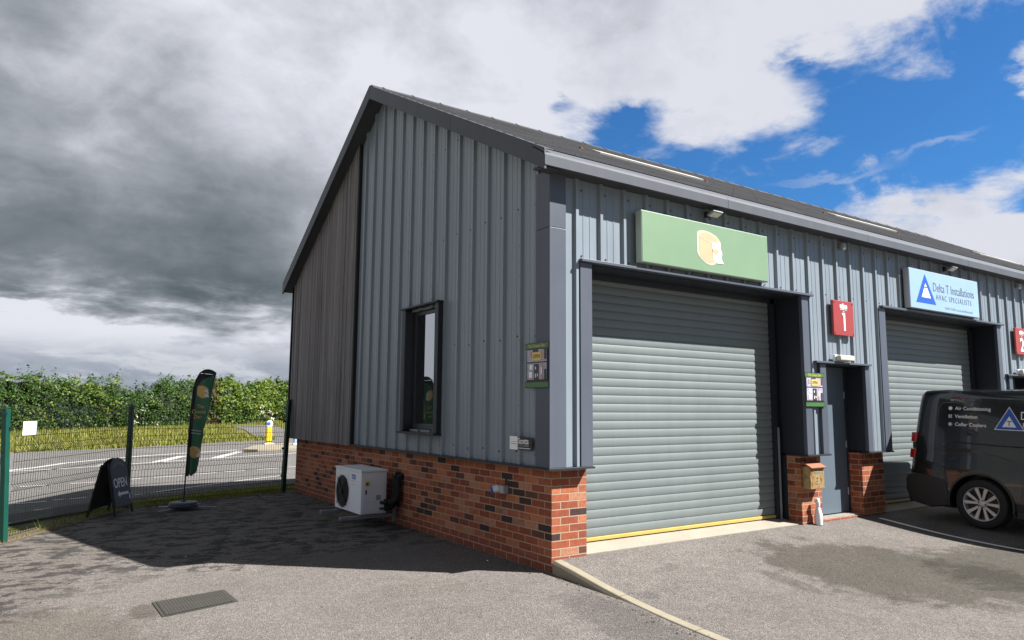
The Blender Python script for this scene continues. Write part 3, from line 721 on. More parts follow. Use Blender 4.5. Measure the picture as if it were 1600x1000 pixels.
for xa in (2.0, 7.65, 13.3):
    mb = MB(); L = 2.1; yy = 1.62
    n_ = Vector((0, -.525, 1)).normalized()
    c = Vector((xa+L/2, yy, roofz(yy)+.045)); mb.obox(c, (1, 0, 0), (0, 1, .525), n_, L/2, .10, .022)
    rl = mb.build('rooflight', 'rooflight', B, bevel=.004)
    for i in range(7):
        mb = MB(); c = Vector((xa-.3+i*.42, yy-.05+(.14 if i % 2 else 0), roofz(yy-.05+(.14 if i % 2 else 0))+.05)); mb.obox(c, (1, .3, .15), (0, 1, .525), n_, .035, .02, .012); mb.build('rusty_clip', 'rust', rl)
# window in the gable
mb = MB()
mb.box(-.165, WY1-.0, WZ0-.03, -.06, WY1+.10, WZ1+.03)
wf = mb.build('window', 'flash_dark', B, bevel=.003); mb = MB(); mb.box(-.165, WY0-.09, WZ0-.03, -.06, WY0, WZ1+.03); mb.build('jamb', 'flash_dark', wf, bevel=.003); wf['label'] = 'tall narrow dark framed window'
mb = MB(); mb.box(-.19, WY0-.10, WZ1+.031, -.06, WY1+.12, WZ1+.055); mb.build('hood', 'flash_dark', wf, bevel=.003)
mb = MB(); mb.box(-.20, WY0-.10, WZ0-.058, -.06, WY1+.12, WZ0-.031); mb.build('sill', 'flash_dark', wf, bevel=.003)
mb = MB(); mb.box(-.16, WY1-.01, WZ0, .10, WY1-.0005, WZ1); mb.box(-.16, WY0+.0005, WZ0, .10, WY0+.01, WZ1); mb.box(-.059, WY0+.01, WZ0-.01, .10, WY1-.01, WZ0); mb.box(-.059, WY0+.01, WZ1, .10, WY1-.01, WZ1+.01)
mb.build('reveal', 'frame_dark', wf)
mb = MB(); a, b, c0, d0 = WY0+.012, WY1-.012, WZ0+.002, WZ1-.002
mb.box(-.03, a, c0, .1, a+.05, d0); mb.box(-.03, b-.055, c0, .1, b, d0); mb.box(-.03, a+.05, c0, .1, b-.055, c0+.07); mb.box(-.03, a+.05, d0-.05, .1, b-.055, d0)
mb.build('frame', 'frame_dark', wf, bevel=.004)
mb = MB(); mb.box(-.012, a+.05, c0+.07, -.006, b-.055, d0-.05); mb.build('pane', 'window_glass', wf)
# roller shutters
def shutter(X, w0, w1):
    mb = MB(); z = .225; pitch = .0945; vs = []; pr = []
    while z < 3.05:
        for i in range(9):
            t_ = i/8; pr.append((z+t_*pitch*.955, .011*math.sin(math.pi*(.04+.92*t_))**.45))
        pr.append((z+pitch*.965, -.004)); pr.append((z+pitch*.99, -.004))
        z += pitch
    n = len(pr)
    mb.add([(w0, YD-d, zz) for zz, d in pr]+[(w1, YD-d, zz) for zz, d in pr], [(i, i+1, n+i+1, n+i) for i in range(n-1)])
    s = mb.build('roller_shutter', 'shutter', B, smooth=True)
    mb = MB(); mb.box(w0, YD-.03, .186, w1, YD+.02, .222); mb.build('bottom_bar', 'yellow_bar', s, bevel=.004)
    for gx in (w0-.002-.09, w1+.002):
        mb = MB(); mb.box(gx, YD-.05, .17, gx+.09, YD-.032, 3.07); mb.box(gx, YD-.03, .17, gx+.09, YD+.02, 3.07); mb.build('guide_rail', 'flash_dark', s)
    return s
s1 = shutter(0, .52, 3.90)
s2 = shutter(P, P+.50, P+3.90); s3 = shutter(2*P, 2*P+.50, 2*P+3.90)
mb = MB(); mb.box(3.955, YD-.075, .17, 3.972, YD-.055, 1.35); mb.build('draught_strip', 'galv', s1)
# pedestrian doors
for k in range(3):
    X = P*k
    mb = MB(); mb.box(X+4.552, .205, .165, X+5.44, .245, 2.19); d = mb.build('entrance_door', 'doorpaint', B, bevel=.004)
    mb = MB(); mb.box(X+4.49, .19, .16, X+4.548, .25, 2.194); mb.box(X+5.444, .19, .16, X+5.49, .25, 2.194); mb.build('door_frame', 'frame_dark', d)
    for z in (.45, 1.1, 1.8):
        mb = MB(); mb.cyl((X+5.43, .198, z-.05), (X+5.43, .198, z+.05), .009, n=8); mb.build('hinge', 'galv', d)
    mb = MB(); mb.box(X+4.6, .18, 1.05, X+4.63, .203, 1.2); mb.cyl((X+4.615, .18, 1.13), (X+4.615, .15, 1.13), .009); mb.cyl((X+4.615, .15, 1.13), (X+4.73, .15, 1.13), .009); mb.build('handle', 'galv', d)
    mb = MB(); mb.box(X+4.485, .0405, .0, X+5.46, .204, .15)
    for i in range(20):
        for j in range(4): mb.box(X+4.50+i*.048, .05+j*.038, .1505, X+4.50+i*.048+.03, .05+j*.038+.02, .158)
    tag(mb.build('door_threshold', 'grating'), kind='structure')
for k in range(3):
    X = P*k; a = X+.441 if k == 0 else X+.332
    mb = MB(); mb.add([(a, .035, .0), (X+4.039, .035, .0), (X+4.039, .035, .128), (a, .035, .128), (a, YD+.05, .186), (X+4.039, YD+.05, .186), (a, -.02, .128), (X+4.039, -.02, .128)], [(0, 1, 2, 3), (3, 2, 5, 4)])
    tag(mb.build('concrete_threshold', 'slab_mat'), kind='structure')

# ---------------------------------------------------------------- things on the building
def signboard(name, label, cat, x0, x1, z0, z1, face, edge, y0=-.10, y1=-.19):
    t = thing(name, label, cat, ((x0+x1)/2, y0, z0))
    mb = MB(); mb.box(x0, y1, z0, x1, y0, z1); mb.build('tray', edge, t, bevel=.003)
    mb = MB(); mb.box(x0+.008, y1-.004, z0+.008, x1-.008, y1-.0005, z1-.008); mb.build('panel', face, t)
    return t, Face2D((x0, y1-.004, z0), (1, 0, 0), (0, 0, 1))
t, F = signboard('shop_sign', 'long plain green fascia sign with a cut cheese wheel logo above the left shutter', 'sign', 1.08, 3.26, 3.17, 3.75, 'green_sign', 'sign_edge')
mb = MB(); cheese(F, mb, 1.10, .29, .40, .001, (0, 1, 2), 1.3); mb.build('cheese_logo', ['cream', 'tan_ink', 'white_ink'], t)
t, F = signboard('trade_sign', 'pale blue fascia sign reading Delta T Installations with a blue triangle', 'sign', 6.68, 8.92, 3.14, 3.76, 'pale_blue_sign', 'sign_edge_grey')
mb = MB()
F.poly(mb, [(.17, .10), (.78, .10), (.47, .56)], .001, 0); F.poly(mb, [(.34, .19), (.62, .19), (.475, .42)], .0025, 1)
F.rect(mb, .43, .345, .525, .36, .004, 2); F.rect(mb, .47, .23, .485, .35, .004, 2)
mb.build('triangle_logo', ['blue_ink', 'white_ink', 'dark_ink'], t)
mb = MB(); F.text(mb, 'Delta T Installations', .70, .315, .205, extrude=.0008, sx=.83, bold=-.0022); mb.build('company_name', 'dark_ink', t)
mb = MB(); F.text(mb, 'HVAC SPECIALISTS', .79, .185, .125, spacing=1.4, extrude=.0008, sx=.83, bold=-.0014); mb.build('trade_line', 'dark_ink', t)
mb = MB(); F.text(mb, 'Tel 01472 776032 www.deltatinstallations.co.uk', 1.05, .055, .058, sx=.84, extrude=.0008); mb.build('contact_line', 'pale_ink', t)
for k, num in enumerate(('1', '2')):
    X = P*k; x0, x1, z0, z1 = X+4.725, X+5.215, 2.605, 3.09
    t = thing('unit_number_sign', {'1': 'red square plaque with a white number 1 above the door lamp', '2': 'red square plaque with a white number 2 at the right edge', '3': 'red square plaque with a white number 3 further along the terrace'}[num], 'sign', ((x0+x1)/2, -.1, z0), 0, 'red unit number plaques')
    mb = MB(); mb.box(x0, -.135, z0, x1, -.10, z1); mb.build('plate', 'red_sign', t, bevel=.006)
    F = Face2D((x0, -.1355, z0), (1, 0, 0), (0, 0, 1)); mb = MB()
    if num == '1': F.poly(mb, [(.235, .07), (.275, .07), (.275, .315), (.20, .315), (.205, .285), (.235, .285)])
    else: F.text(mb, num, .245, .065, .34, align='CENTER', bold=.006, sx=1.0)
    F.text(mb, 'mbm', .245, .385, .085, align='CENTER', bold=.006)
    F.text(mb, 'BUSINESS PARK', .245, .355, .024, align='CENTER'); F.text(mb, 'UNIT', .245, .325, .022, align='CENTER'); mb.build('lettering', 'white_ink', t)
    for a in (x0+.03, x1-.03):
        for b in (z0+.03, z1-.03):
            mb = MB(); mb.cyl((a, -.136, b), (a, -.141, b), .010, .008, 8); mb.build('screw', 'frame_dark', t)
    t = thing('bulkhead_lamp', ['cream bulkhead lamp over the entrance door of the left unit', 'cream bulkhead lamp over the entrance door at the right edge', 'cream bulkhead lamp over the furthest entrance door'][k], 'lamp', (X+4.9, -.1, 2.25), 0, 'lamps above the entrance doors')
    mb = MB(); mb.box(X+4.71, -.14, 2.243, X+5.09, -.10, 2.335); mb.build('base', 'plastic_white', t, bevel=.01)
    mb = MB(); mb.box(X+4.725, -.21, 2.25, X+5.075, -.1405, 2.328); mb.build('diffuser', 'lens', t, bevel=.02, seg=3)
    t = thing('security_sensor', ['small pale sensor box under the eaves between the green and pale blue signs', 'small pale sensor box under the eaves right of the pale blue sign', ''][k], 'sensor', (X+5.07, -.1, 3.85), 0, 'sensors under the eaves')
    mb = MB(); mb.box(X+5.04, -.14, 3.85, X+5.12, -.066, 3.93); mb.build('housing', 'plastic_grey', t, bevel=.012); mb = MB(); mb.lathe((X+5.08, -.125, 3.85), (0, -.5, -1), [(0, .02), (.02, .015), (.028, 0)], 12); mb.build('lens', 'plastic_white', t, smooth=True)
    fx = X+2.26 if k == 0 else X+2.33
    t = thing('floodlight', ['small black floodlight under the eaves above the green sign', 'small black floodlight under the eaves above the pale blue sign', 'small black floodlight under the eaves of the furthest unit'][k], 'floodlight', (fx, -.1, 3.88), 0, 'floodlights under the eaves')
    mb = MB(); mb.box(fx-.03, -.12, 3.86, fx+.03, -.067, 3.93); mb.cyl((fx, -.11, 3.9), (fx, -.17, 3.89), .012, n=8); mb.build('bracket', 'frame_dark', t)
    mb = MB(); mb.obox((fx, -.215, 3.885), (1, 0, 0), (0, -.8, .35), (0, .35, .8), .085, .055, .014); mb.build('housing', 'galv', t, bevel=.006)
    mb = MB(); mb.obox((fx, -.221, 3.868), (1, 0, 0), (0, -.8, .35), (0, .35, .8), .07, .04, .003); mb.build('glass', 'lens', t)

def poster(name, label, o, a, w_, h_):
    t = thing(name, label, 'poster', tuple(o), 0, 'opening posters beside the left shutter')
    F = Face2D(o, a, (0, 0, 1)); mb = MB()
    F.rect(mb, .02, .0, w_-.02, h_, 0, 0, .006); F.rect(mb, 0, 0, w_, .065, .006, 0, .003); F.rect(mb, 0, h_-.065, w_, h_, .006, 0, .003)
    mb.build('backing', 'black', t)
    mb = MB(); F.rect(mb, .008, .008, w_-.008, .057, .0095, 0); F.rect(mb, .008, h_-.057, w_-.008, h_-.008, .0095, 0); mb.build('green_band', 'poster_green', t)
    mb = MB(); y0, y1 = .085, h_-.068
    F.rect(mb, .035, y0, w_-.035, y1, .0065, 0)
    F.rect(mb, .035, y0+.165, w_-.035, y0+.178, .0080, 1)
    for (p0, q0, p1, q1, mi) in ((.11, .20, .2, .30, 1), (.235, .19, .30, .29, 2), (.28, .2, .33, .31, 1), (.055, .22, .09, .28, 2), (.13, .0, .21, .155, 1), (.235, .0, .275, .16, 2), (.29, .0, .33, .10, 1), (.05, .02, .10, .08, 3), (.06, .1, .11, .15, 3), (.15, .02, .165, .06, 3), (.18, .03, .195, .06, 3), (.15, .1, .165, .13, 3), (.24, .05, .26, .12, 3), (.045, .0, .12, .02, 2)):
        F.rect(mb, .02+p0*w_/.38, y0+q0, .02+p1*w_/.38*.98, min(y0+q1, y1-.002), .0095+.0002*mi, mi)
    mb.build('photo_print', ['poster_lilac', 'poster_dark', 'poster_pink', 'white_ink'], t)
    mb = MB(); c = w_/2; yy = y0+.19
    F.poly(mb, [(c-.075, yy+.01), (c-.065, yy), (c+.065, yy), (c+.075, yy+.01), (c+.075, yy+.075), (c+.065, yy+.085), (c-.065, yy+.085), (c-.075, yy+.075)], .0115, 0)
    F.text(mb, 'OPEN', c, yy+.022, .06, 1, .0135, align='CENTER', extrude=.0005, sx=.8)
    F.text(mb, 'The Cheese Den', c, h_-.047, .045, 2, .0112, align='CENTER', extrude=.0005, sx=.92); mb.build('lettering', ['poster_yellow', 'poster_dark', 'poster_yellow'], t)
poster('open_poster', 'green banded cheese shop poster on the shaded gable beside the corner', (-.112, .292, 1.787), (0, -1, 0), .40, .455)
poster('open_poster', 'sunlit green banded cheese shop poster on the pier above the letterbox', (4.03, -.115, 1.625), (1, 0, 0), .42, .448)
t = thing('contractor_sign', 'small black and white Scotts plate low on the gable cladding', 'sign', (-.1, .58, 1.16))
F = Face2D((-.100, .585, 1.163), (0, -1, 0), (0, 0, 1)); mb = MB(); F.rect(mb, 0, 0, .405, .13, 0, 0, .006); mb.build('plate', 'black', t)
mb = MB(); F.rect(mb, 0, -.002, .145, .134, .0065); mb.build('white_label', 'paper', t)
mb = MB(); F.text(mb, 'Scotts', .152, .063, .082, 0, .0065, bold=.0012, sx=.92, extrude=.0005); F.text(mb, '01472 267000', .155, .034, .034, 1, .0065, extrude=.0005, sx=.95); F.rect(mb, .155, .014, .37, .02, .0065, 0)
F.rect(mb, .03, .075, .11, .08, .008, 1); F.rect(mb, .018, .053, .125, .06, .008, 1); mb.build('lettering', ['white_ink', 'plastic_grey'], t)
# letterbox
t = thing('letterbox', 'rusty tarnished brass letterbox on the brick pier beside the door', 'letterbox', (4.2, 0, .56))
def brass():
    m, tt, p = material('brass'); co = obj_co(tt); n = tt.noise(tt.mapping(co, (14, 14, 3)), 1, 5, .6); n2 = tt.noise(co, 16, 5, .7)
    c = tt.ramp(n, [(.3, (.30, .20, .075)), (.5, (.40, .30, .14)), (.7, (.27, .13, .05))]); c = tt.mix(tt.smooth(n2, .5, .68), c, (.22, .065, .02))
    tt.put(p.inputs['Base Color'], c); p.inputs['Metallic'].default_value = .35; p.inputs['Roughness'].default_value = .5
brass()
bx0, bx1 = 4.075, 4.375
mb = MB(); mb.box(bx0, -.115, .575, bx1, -.001, .86); mb.build('body', 'brass', t, bevel=.005)
mb = MB(); mb.prism([(-.001, .925), (-.001, .895), (-.14, .835), (-.145, .85)], 'x', bx0-.012, bx1+.012); mb.build('lid', 'rust', t, bevel=.003)
mb = MB(); mb.box(bx0+.09, -.120, .78, bx0+.21, -.1155, .79); mb.box(bx0+.11, -.120, .64, bx0+.19, -.1155, .655); mb.cyl((bx0+.15, -.1155, .72), (bx0+.15, -.124, .72), .01); mb.build('fittings', 'galv', t)
# white spray bottle at the pier
t = thing('plastic_bottle', 'white plastic spray bottle standing at the foot of the brick pier', 'bottle', (4.27, -.075, .12))
zb = Rz(-.07); mb = MB(); mb.lathe((4.27, -.075, zb), (0, 0, 1), [(0, 0), (.048, .004), (.05, .05), (.05, .13), (.04, .18), (.022, .225), (.02, .235)], 20); mb.build('bottle_body', 'plastic_white', t, smooth=True)
mb = MB(); mb.lathe((4.27, -.075, zb), (0, 0, 1), [(.026, .236), (.028, .29), (.026, .32), (.018, .335), (0, .337)], 16); mb.box(4.235, -.10, zb+.29, 4.262, -.05, zb+.325); mb.build('cap', 'plastic_white', t, smooth=True)
# commando socket
t = thing('power_socket', 'grey weatherproof wall socket with a blue cover on the brick gable', 'socket', (0, .86, .69))
mb = MB(); mb.box(-.075, .755, .685, -.001, .83, .765); mb.box(-.06, .83, .69, -.001, .92, .76); mb.build('back_box', 'plastic_grey', t, bevel=.008)
mb = MB(); mb.cyl((-.05, .885, .73), (-.105, .91, .715), .036, .036, 20); mb.build('collar', 'plastic_white', t, smooth=True); mb = MB(); mb.cyl((-.106, .9105, .7147), (-.128, .9205, .709), .034, .030, 20); mb.build('blue_cover', 'plastic_blue', t, smooth=True)
mb = MB(); mb.tube([(-.012, .80, .766), (-.012, .80, .82), (-.004, .79, .85)], .009); mb.build('cable', 'black', t)

# condenser unit
ax0, ax1, ay0, ay1, az0, az1 = -.555, -.19, 3.45, 4.40, .165, .745
t = thing('condenser_unit', 'white refrigeration condenser with a black fan on brackets at the brick wall', 'condenser unit', (-.37, 3.9, 0))
mb = MB(); mb.box(ax0, ay0, az0, ax1, ay1, az1-.03); mb.box(ax0-.01, ay0-.01, az1-.028, ax1+.01, ay1+.01, az1); mb.build('casing', 'ac_white', t, bevel=.006)
F = Face2D((ax0, ay1, az0), (0, -1, 0), (0, 0, 1))     # fan face looks to -x
fan = MB(); fan.cyl((ax0-.002, ay1-.29, az0+.25), (ax0-.010, ay1-.29, az0+.25), .215, .215, 40); fo = fan.build('fan_recess', 'black', t)
mb = MB(); cy, cz = ay1-.29, az0+.25
for rr in (.05, .085, .12, .155, .19, .222):
    pts = [(ax0-.028+(rr/.222)**2*.012, cy+rr*math.cos(2*math.pi*i/40), cz+rr*math.sin(2*math.pi*i/40)) for i in range(41)]; mb.tube(pts, .0028, 5)
for i in range(4):
    a = math.pi/4+i*math.pi/2; mb.cyl((ax0-.03, cy+.03*math.cos(a), cz+.03*math.sin(a)), (ax0-.014, cy+.25*math.cos(a), cz+.25*math.sin(a)), .006, n=6)
mb.cyl((ax0-.014, cy, cz), (ax0-.036, cy, cz), .045, .04, 20)
mb.build('fan_guard', 'black', fo)
mb = MB()
for i in range(4):
    a = i*math.pi/2+.3; b = a+.7
    mb.add([(ax0-.0105, cy+.04*math.cos(a), cz+.04*math.sin(a)), (ax0-.0105, cy+.2*math.cos(a), cz+.2*math.sin(a)), (ax0-.0135, cy+.2*math.cos(b), cz+.2*math.sin(b)), (ax0-.0135, cy+.04*math.cos(b), cz+.04*math.sin(b))], [(0, 1, 2, 3)])
mb.build('fan_blades', 'bumper_black', fo)
mb = MB(); F.rect(mb, .615, .445, .745, .505, .0015, 0); F.text(mb, 'KVM', .62, .452, .055, 1, .003, bold=.001, extrude=.0004); F.rect(mb, .60, .415, .74, .421, .0015, 2); F.rect(mb, .61, .37, .72, .374, .0015, 2); F.rect(mb, .52, .25, .53, .33, .0015, 2); F.rect(mb, .512, .03, .515, .50, .0015, 3); mb.build('maker_badge', ['blue_ink', 'white_ink', 'plastic_grey', 'plastic_grey'], t)
F = Face2D((ax0, ay0, az0), (1, 0, 0), (0, 0, 1)); mb = MB()
F.rect(mb, .02, .155, .33, .485, .001, 0, .006); F.rect(mb, .02, .02, .33, .148, .001, 0, .006); mb.build('side_panel', 'ac_white', t, bevel=.003)
mb = MB(); F.rect(mb, .05, .37, .105, .43, .0075, 0, .012); F.rect(mb, .062, .385, .09, .415, .0196, 1, .01); mb.build('isolator_switch', ['gold_ink', 'red_lens'], t, bevel=.003)
mb = MB(); F.rect(mb, .06, .26, .078, .32, .0075, 0, .004); F.rect(mb, .215, .18, .28, .245, .0075, 1, .001); mb.build('handle', ['black', 'plastic_grey'], t)
for yy in (ay0+.08, ay1-.12):
    mb = MB(); mb.box(-.81, yy-.022, .10, -.052, yy+.022, .145); mb.box(-.05, yy-.022, .04, -.002, yy+.022, .68); mb.box(ax0+.03, yy-.018, .1455, ax0+.09, yy+.018, .1645); mb.box(ax1-.09, yy-.018, .1455, ax1-.03, yy+.018, .1645); mb.build('bracket', 'galv', t, bevel=.004)
mb = MB(); mb.tube([(ax1-.04, ay0-.02, .31), (ax1+.03, ay0-.05, .31), (-.11, ay0-.10, .33), (-.075, ay0-.11, .40), (-.07, ay0-.10, .62), (-.005, ay0-.10, .67)], .042, 10); mb.tube([(ax1-.03, ay0-.02, .23), (-.12, ay0-.03, .24), (-.06, ay0-.02, .30), (-.055, ay0-.0, .66), (-.005, ay0-.0, .68)], .034, 10); mb.build('pipes', 'pipe_lag', t, smooth=True)
mb = MB(); mb.cyl((ax1-.09, ay0-.01, .31), (ax1-.03, ay0-.07, .31), .022, n=8); mb.cyl((ax1-.10, ay0-.01, .23), (ax1-.02, ay0-.05, .23), .015, n=8); mb.build('valves', 'black', t)

# ---------------------------------------------------------------- fence
t = thing('mesh_fence', 'green welded wire mesh fence with dark posts along the yard edge', 'fence', (-2.917, 7.056, 0))
posts = [(-4.43, 4.64, 1.56, (-.085, .0)), (-2.917, 7.056, 1.60, (-.02, 0)), (-.24, 7.93, 1.72, (.05, .02)), (-6.4, 1.95, 1.6, (0, 0))]
for i, (x, y, h, ln) in enumerate(posts):
    d = Vector((1.513, 2.416, 0)).normalized() if i != 2 else Vector((2.73, 1.3, 0)).normalized()
    up = Vector((ln[0], ln[1], h)); n_ = d.cross(Vector((0, 0, 1)))
    mb = MB(); c = Vector((x, y, -.05))+up/2; mb.obox(c, d, n_, up, .04, .03, up.length/2+.03)
    mb.obox(Vector((x, y, -.04))+up+up.normalized()*.03, d, n_, up, .044, .034, .006)
    po = mb.build('post', 'post_green', t, bevel=.006)
    mb = MB()
    for z in (.3, .8, 1.3): mb.obox(Vector((x, y, z))-n_*.04+up*(z/h)*0, d, n_, (0, 0, 1), .03, .012, .02)
    mb.build('clamp', 'black', po)
def panel(a, b, sx, h=1.5, z0=.06, sag=0):
    a = Vector(a); b = Vector(b); L = (b-a).length; d = (b-a)/L; n_ = Vector((d.y, -d.x, 0)); mb = MB()
    folds = [.10, .55, 1.0, 1.42]
    def off(z):
        o_ = 0
        for f in folds: o_ = max(o_, .045*max(0, 1-abs(z-f)/.045))
        return o_
    zs = [0]+[q for f in folds for q in (f-.04, f, f+.04)]+[h]
    nw = int(L/.05)
    for i in range(nw+1):
        s = .05+i*(L-.1)/nw; p = a+d*s
        wob = .004*math.sin(s*3+sx)
        mb.tube([p+n_*(off(z)+wob)+Vector((0, 0, z0+z)) for z in zs], .0034, 4)
    hz = sorted(set([0, h]+[f+q for f in folds for q in (-.04, .04)]+[.28, .4, .7, .85, 1.15, 1.28]))
    for z in hz:
        q0 = a+d*.04+Vector((0, 0, z0+z+.002)); q1 = b-d*.04+Vector((0, 0, z0+z+.002)); mb.cyl(q0+n_*off(z), q1+n_*off(z), .0032, n=5)
    mb.build('mesh_panel', 'wire', t)
panel((-4.43, 4.64, 0), (-2.917, 7.056, 0), 0); panel((-2.917, 7.056, 0), (-.24, 7.93, 0), 1); panel((-6.4, 1.95, 0), (-4.5, 4.55, 0), 2)
t = thing('fence_notice', 'blank white notice sheet tied to the wire fence by the left post', 'notice', (-4.3, 4.85, 1.2))
d = Vector((1.513, 2.416, 0)).normalized(); n_ = Vector((d.y, -d.x, 0)); F = Face2D(Vector((-4.372, 4.733, 1.222))+n_*.04, d, (0, 0, 1)); mb = MB(); F.rect(mb, 0, 0, .262, .165, 0, 0, .002); mb.build('sheet', 'paper', t)
mb = MB(); F.rect(mb, .235, .0, .262, .165, .0025, 0, .001); mb.build('blue_edge', 'pale_ink', t)

# ---------------------------------------------------------------- pavement board
t = thing('pavement_board', 'black arched A-frame board reading OPEN with an arrow by the fence', 'sandwich board', (-3.18, 6.45, 0))
Cc, Dd, Aa, Bb = Vector((-3.153, 6.159, 0)), Vector((-2.868, 6.624, 0)), Vector((-3.509, 6.21, 0)), Vector((-3.181, 6.814, 0))
def aboard(p, q, name, arch=True, labels=False):
    dd = (q-p).normalized(); mid = (p+q)/2; apex = Vector((-3.185, 6.45, .80)); up = (apex-mid); up = up-dd*up.dot(dd); Hh = up.length; up.normalize(); wd = (q-p).length
    F = Face2D(mid-dd*wd/2, dd, up)
    nrm = F.n
    mb = MB()
    F.rect(mb, .0, 0, .035, Hh-.06, -.012, 0, .024); F.rect(mb, wd-.035, 0, wd, Hh-.06, -.012, 0, .024); F.rect(mb, .036, Hh-.10, wd-.036, Hh-.07, -.012, 0, .018); F.rect(mb, .036, .11, wd-.036, .14, -.012, 0, .018)
    fr = mb.build('frame', 'board_black', t, bevel=.004)
    pts = [(.03, .13), (wd-.03, .13), (wd-.03, Hh-.16)]+[(wd/2+(wd/2-.03)*math.cos(a), Hh-.16+.17*math.sin(a)) for a in [math.pi*i/14 for i in range(1, 14)]]+[(.03, Hh-.16)]
    mb = MB(); F.poly(mb, pts, .013, 0, .008); mb.build('board', 'board_slate' if labels else 'board_black', t, bevel=.002)
    return F, wd, Hh
aboard(Bb, Aa, 'rear')
F, wd, Hh = aboard(Cc, Dd, 'front', labels=True)
mb = MB(); F.text(mb, 'OPEN', wd/2-.01, .40, .19, 0, .0215, align='CENTER', bold=.003, sx=.80, extrude=.0006)
F.poly(mb, [(.13, .30), (.20, .35), (.20, .32), (wd-.10, .32), (wd-.10, .28), (.20, .28), (.20, .25)], .0215, 0); F.poly(mb, [(wd-.085, .30), (wd-.06, .25), (wd-.06, .19), (wd-.09, .22)], .0215, 0)
mb.build('lettering', 'chalk', t)
mb = MB()
for i in range(9):
    a = math.pi*(.18+.08*i); x, y = wd/2+.17*math.cos(a), Hh-.17+.10*math.sin(a)
    for j in range(8):
        b, c = 2*math.pi*j/8, 2*math.pi*(j+1)/8; F.poly(mb, [(x+.014*math.cos(b), y+.014*math.sin(b)), (x+.014*math.cos(c), y+.014*math.sin(c)), (x+.019*math.cos(c), y+.019*math.sin(c)), (x+.019*math.cos(b), y+.019*math.sin(b))], .0215, 0)
mb.build('chalk_border', 'plastic_grey', t)

# ---------------------------------------------------------------- feather flag
FX, FYY = -2.2, 6.46
t = thing('feather_flag', 'tall green feather flag for a cheese shop on a round black base', 'flag', (FX, FYY, 0))
mb = MB(); mb.lathe((FX, FYY, 0), (0, 0, 1), [(0, .04), (.20, .04), (.215, .055), (.215, .075), (.20, .085), (.205, .092), (.19, .115), (.1, .125), (.04, .125), (.03, .15), (0, .15)], 36); mb.build('weight_base', 'board_slate', t, smooth=True)
mb = MB()
for a in (R(215), R(-15), R(80), R(130)): mb.cyl((FX, FYY, .035), (FX+.46*math.cos(a), FYY+.46*math.sin(a), .02), .009, n=8)
mb.build('cross_feet', 'galv', t)
left = [(0, .12), (.005, .5), (.015, .9), (.022, 1.3), (.03, 1.6), (.045, 1.85), (.08, 2.0), (.13, 2.1), (.19, 2.145), (.25, 2.155), (.31, 2.14), (.37, 2.10)]
mb = MB(); mb.tube([(FX+x, FYY, z) for x, z in left], .011, 8); mb.build('pole', 'black', t, smooth=True)
def lerp_l(z):
    for (xa, za), (xb, zb_) in zip(left[:-1], left[1:]):
        if za <= z <= zb_: return xa+(xb-xa)*(z-za)/(zb_-za)
    return left[-1][0]
right = [(.12, .50), (.165, .56), (.19, .73), (.20, .88), (.213, 1.02), (.235, 1.12), (.225, 1.2), (.262, 1.35), (.285, 1.52), (.31, 1.75), (.345, 1.95), (.372, 2.085)]
def rr(z):
    for (xa, za), (xb, zb_) in zip(right[:-1], right[1:]):
        if za <= z <= zb_: return xa+(xb-xa)*(z-za)/(zb_-za)
    return right[0][0]
def fy_(u, z): return -.016*math.sin(u*6+z*9)*(.3+u)-.03*math.sin(z*3.6+u*2)*u-(.014*math.sin(u*16)*max(0, z-1.85)*4)
def flagpt(x, z, off=0):
    l0 = lerp_l(z); r0 = max(rr(max(z, .5)), l0+.01); u = (x-l0)/(r0-l0); return (FX+x, FYY+fy_(u, z)-off, z)
mb = MB(); zz = [.5+.045*i for i in range(36)]; zz = [z for z in zz if z < 2.09]+[2.09]; vs = []; W_ = 10
sl = MB(); svs = []
for z in zz:
    l0 = lerp_l(z); r0 = rr(z); tp = l0+.045
    if z > 1.9: tp = l0+.045+(z-1.9)*.5
    if z > 2.0: tp = min(tp+(z-2.0)*1.2, r0-.006)
    bot = 0
    vs += [(*flagpt(tp+(r0-tp)*i/W_, z+(.03*(1-math.sin(math.pi*i/W_)) if z == .5 else 0)),) for i in range(W_+1)]
    svs += [flagpt(l0+(tp-l0)*i/3, z) for i in range(4)]
mb.add(vs, [(j*(W_+1)+i, j*(W_+1)+i+1, (j+1)*(W_+1)+i+1, (j+1)*(W_+1)+i) for j in range(len(zz)-1) for i in range(W_)])
bn = mb.build('banner', 'flag_green', t, smooth=True); so_ = bn.modifiers.new('s', 'SOLIDIFY'); so_.thickness = .002
capx = [(.13, 2.10), (.19, 2.145), (.25, 2.155), (.31, 2.14), (.375, 2.10), (.36, 2.07), (.30, 2.085), (.22, 2.09)]
sl.add(svs, [(j*4+i, j*4+i+1, (j+1)*4+i+1, (j+1)*4+i) for j in range(len(zz)-1) for i in range(3)]); o_ = len(sl.v)
sl.prism(capx, 'y', FYY-.006, FYY+.006) if False else sl.add([(FX+x, FYY-.004, z) for x, z in capx], [tuple(range(len(capx)))])
s_ = sl.build('pole_sleeve', 'black', t); q_ = s_.modifiers.new('s', 'SOLIDIFY'); q_.thickness = .003
class FlagF(Face2D):
    def P(s, x, y, z=0): return Vector(flagpt(x, y, z+.003))
FF = FlagF((0, 0, 0), (1, 0, 0), (0, 0, 1)); mb = MB()
cheese(FF, mb, .185, 1.80, .20, .001, (0, 0, 1)); mb.build('cheese_logo', ['flag_gold', 'white_ink'], t); mb = MB(); cheese(FF, mb, .125, .86, .19, .001, (0, 0, 1)); mb.build('cheese_logo', ['flag_gold', 'white_ink'], t)
mb = MB()
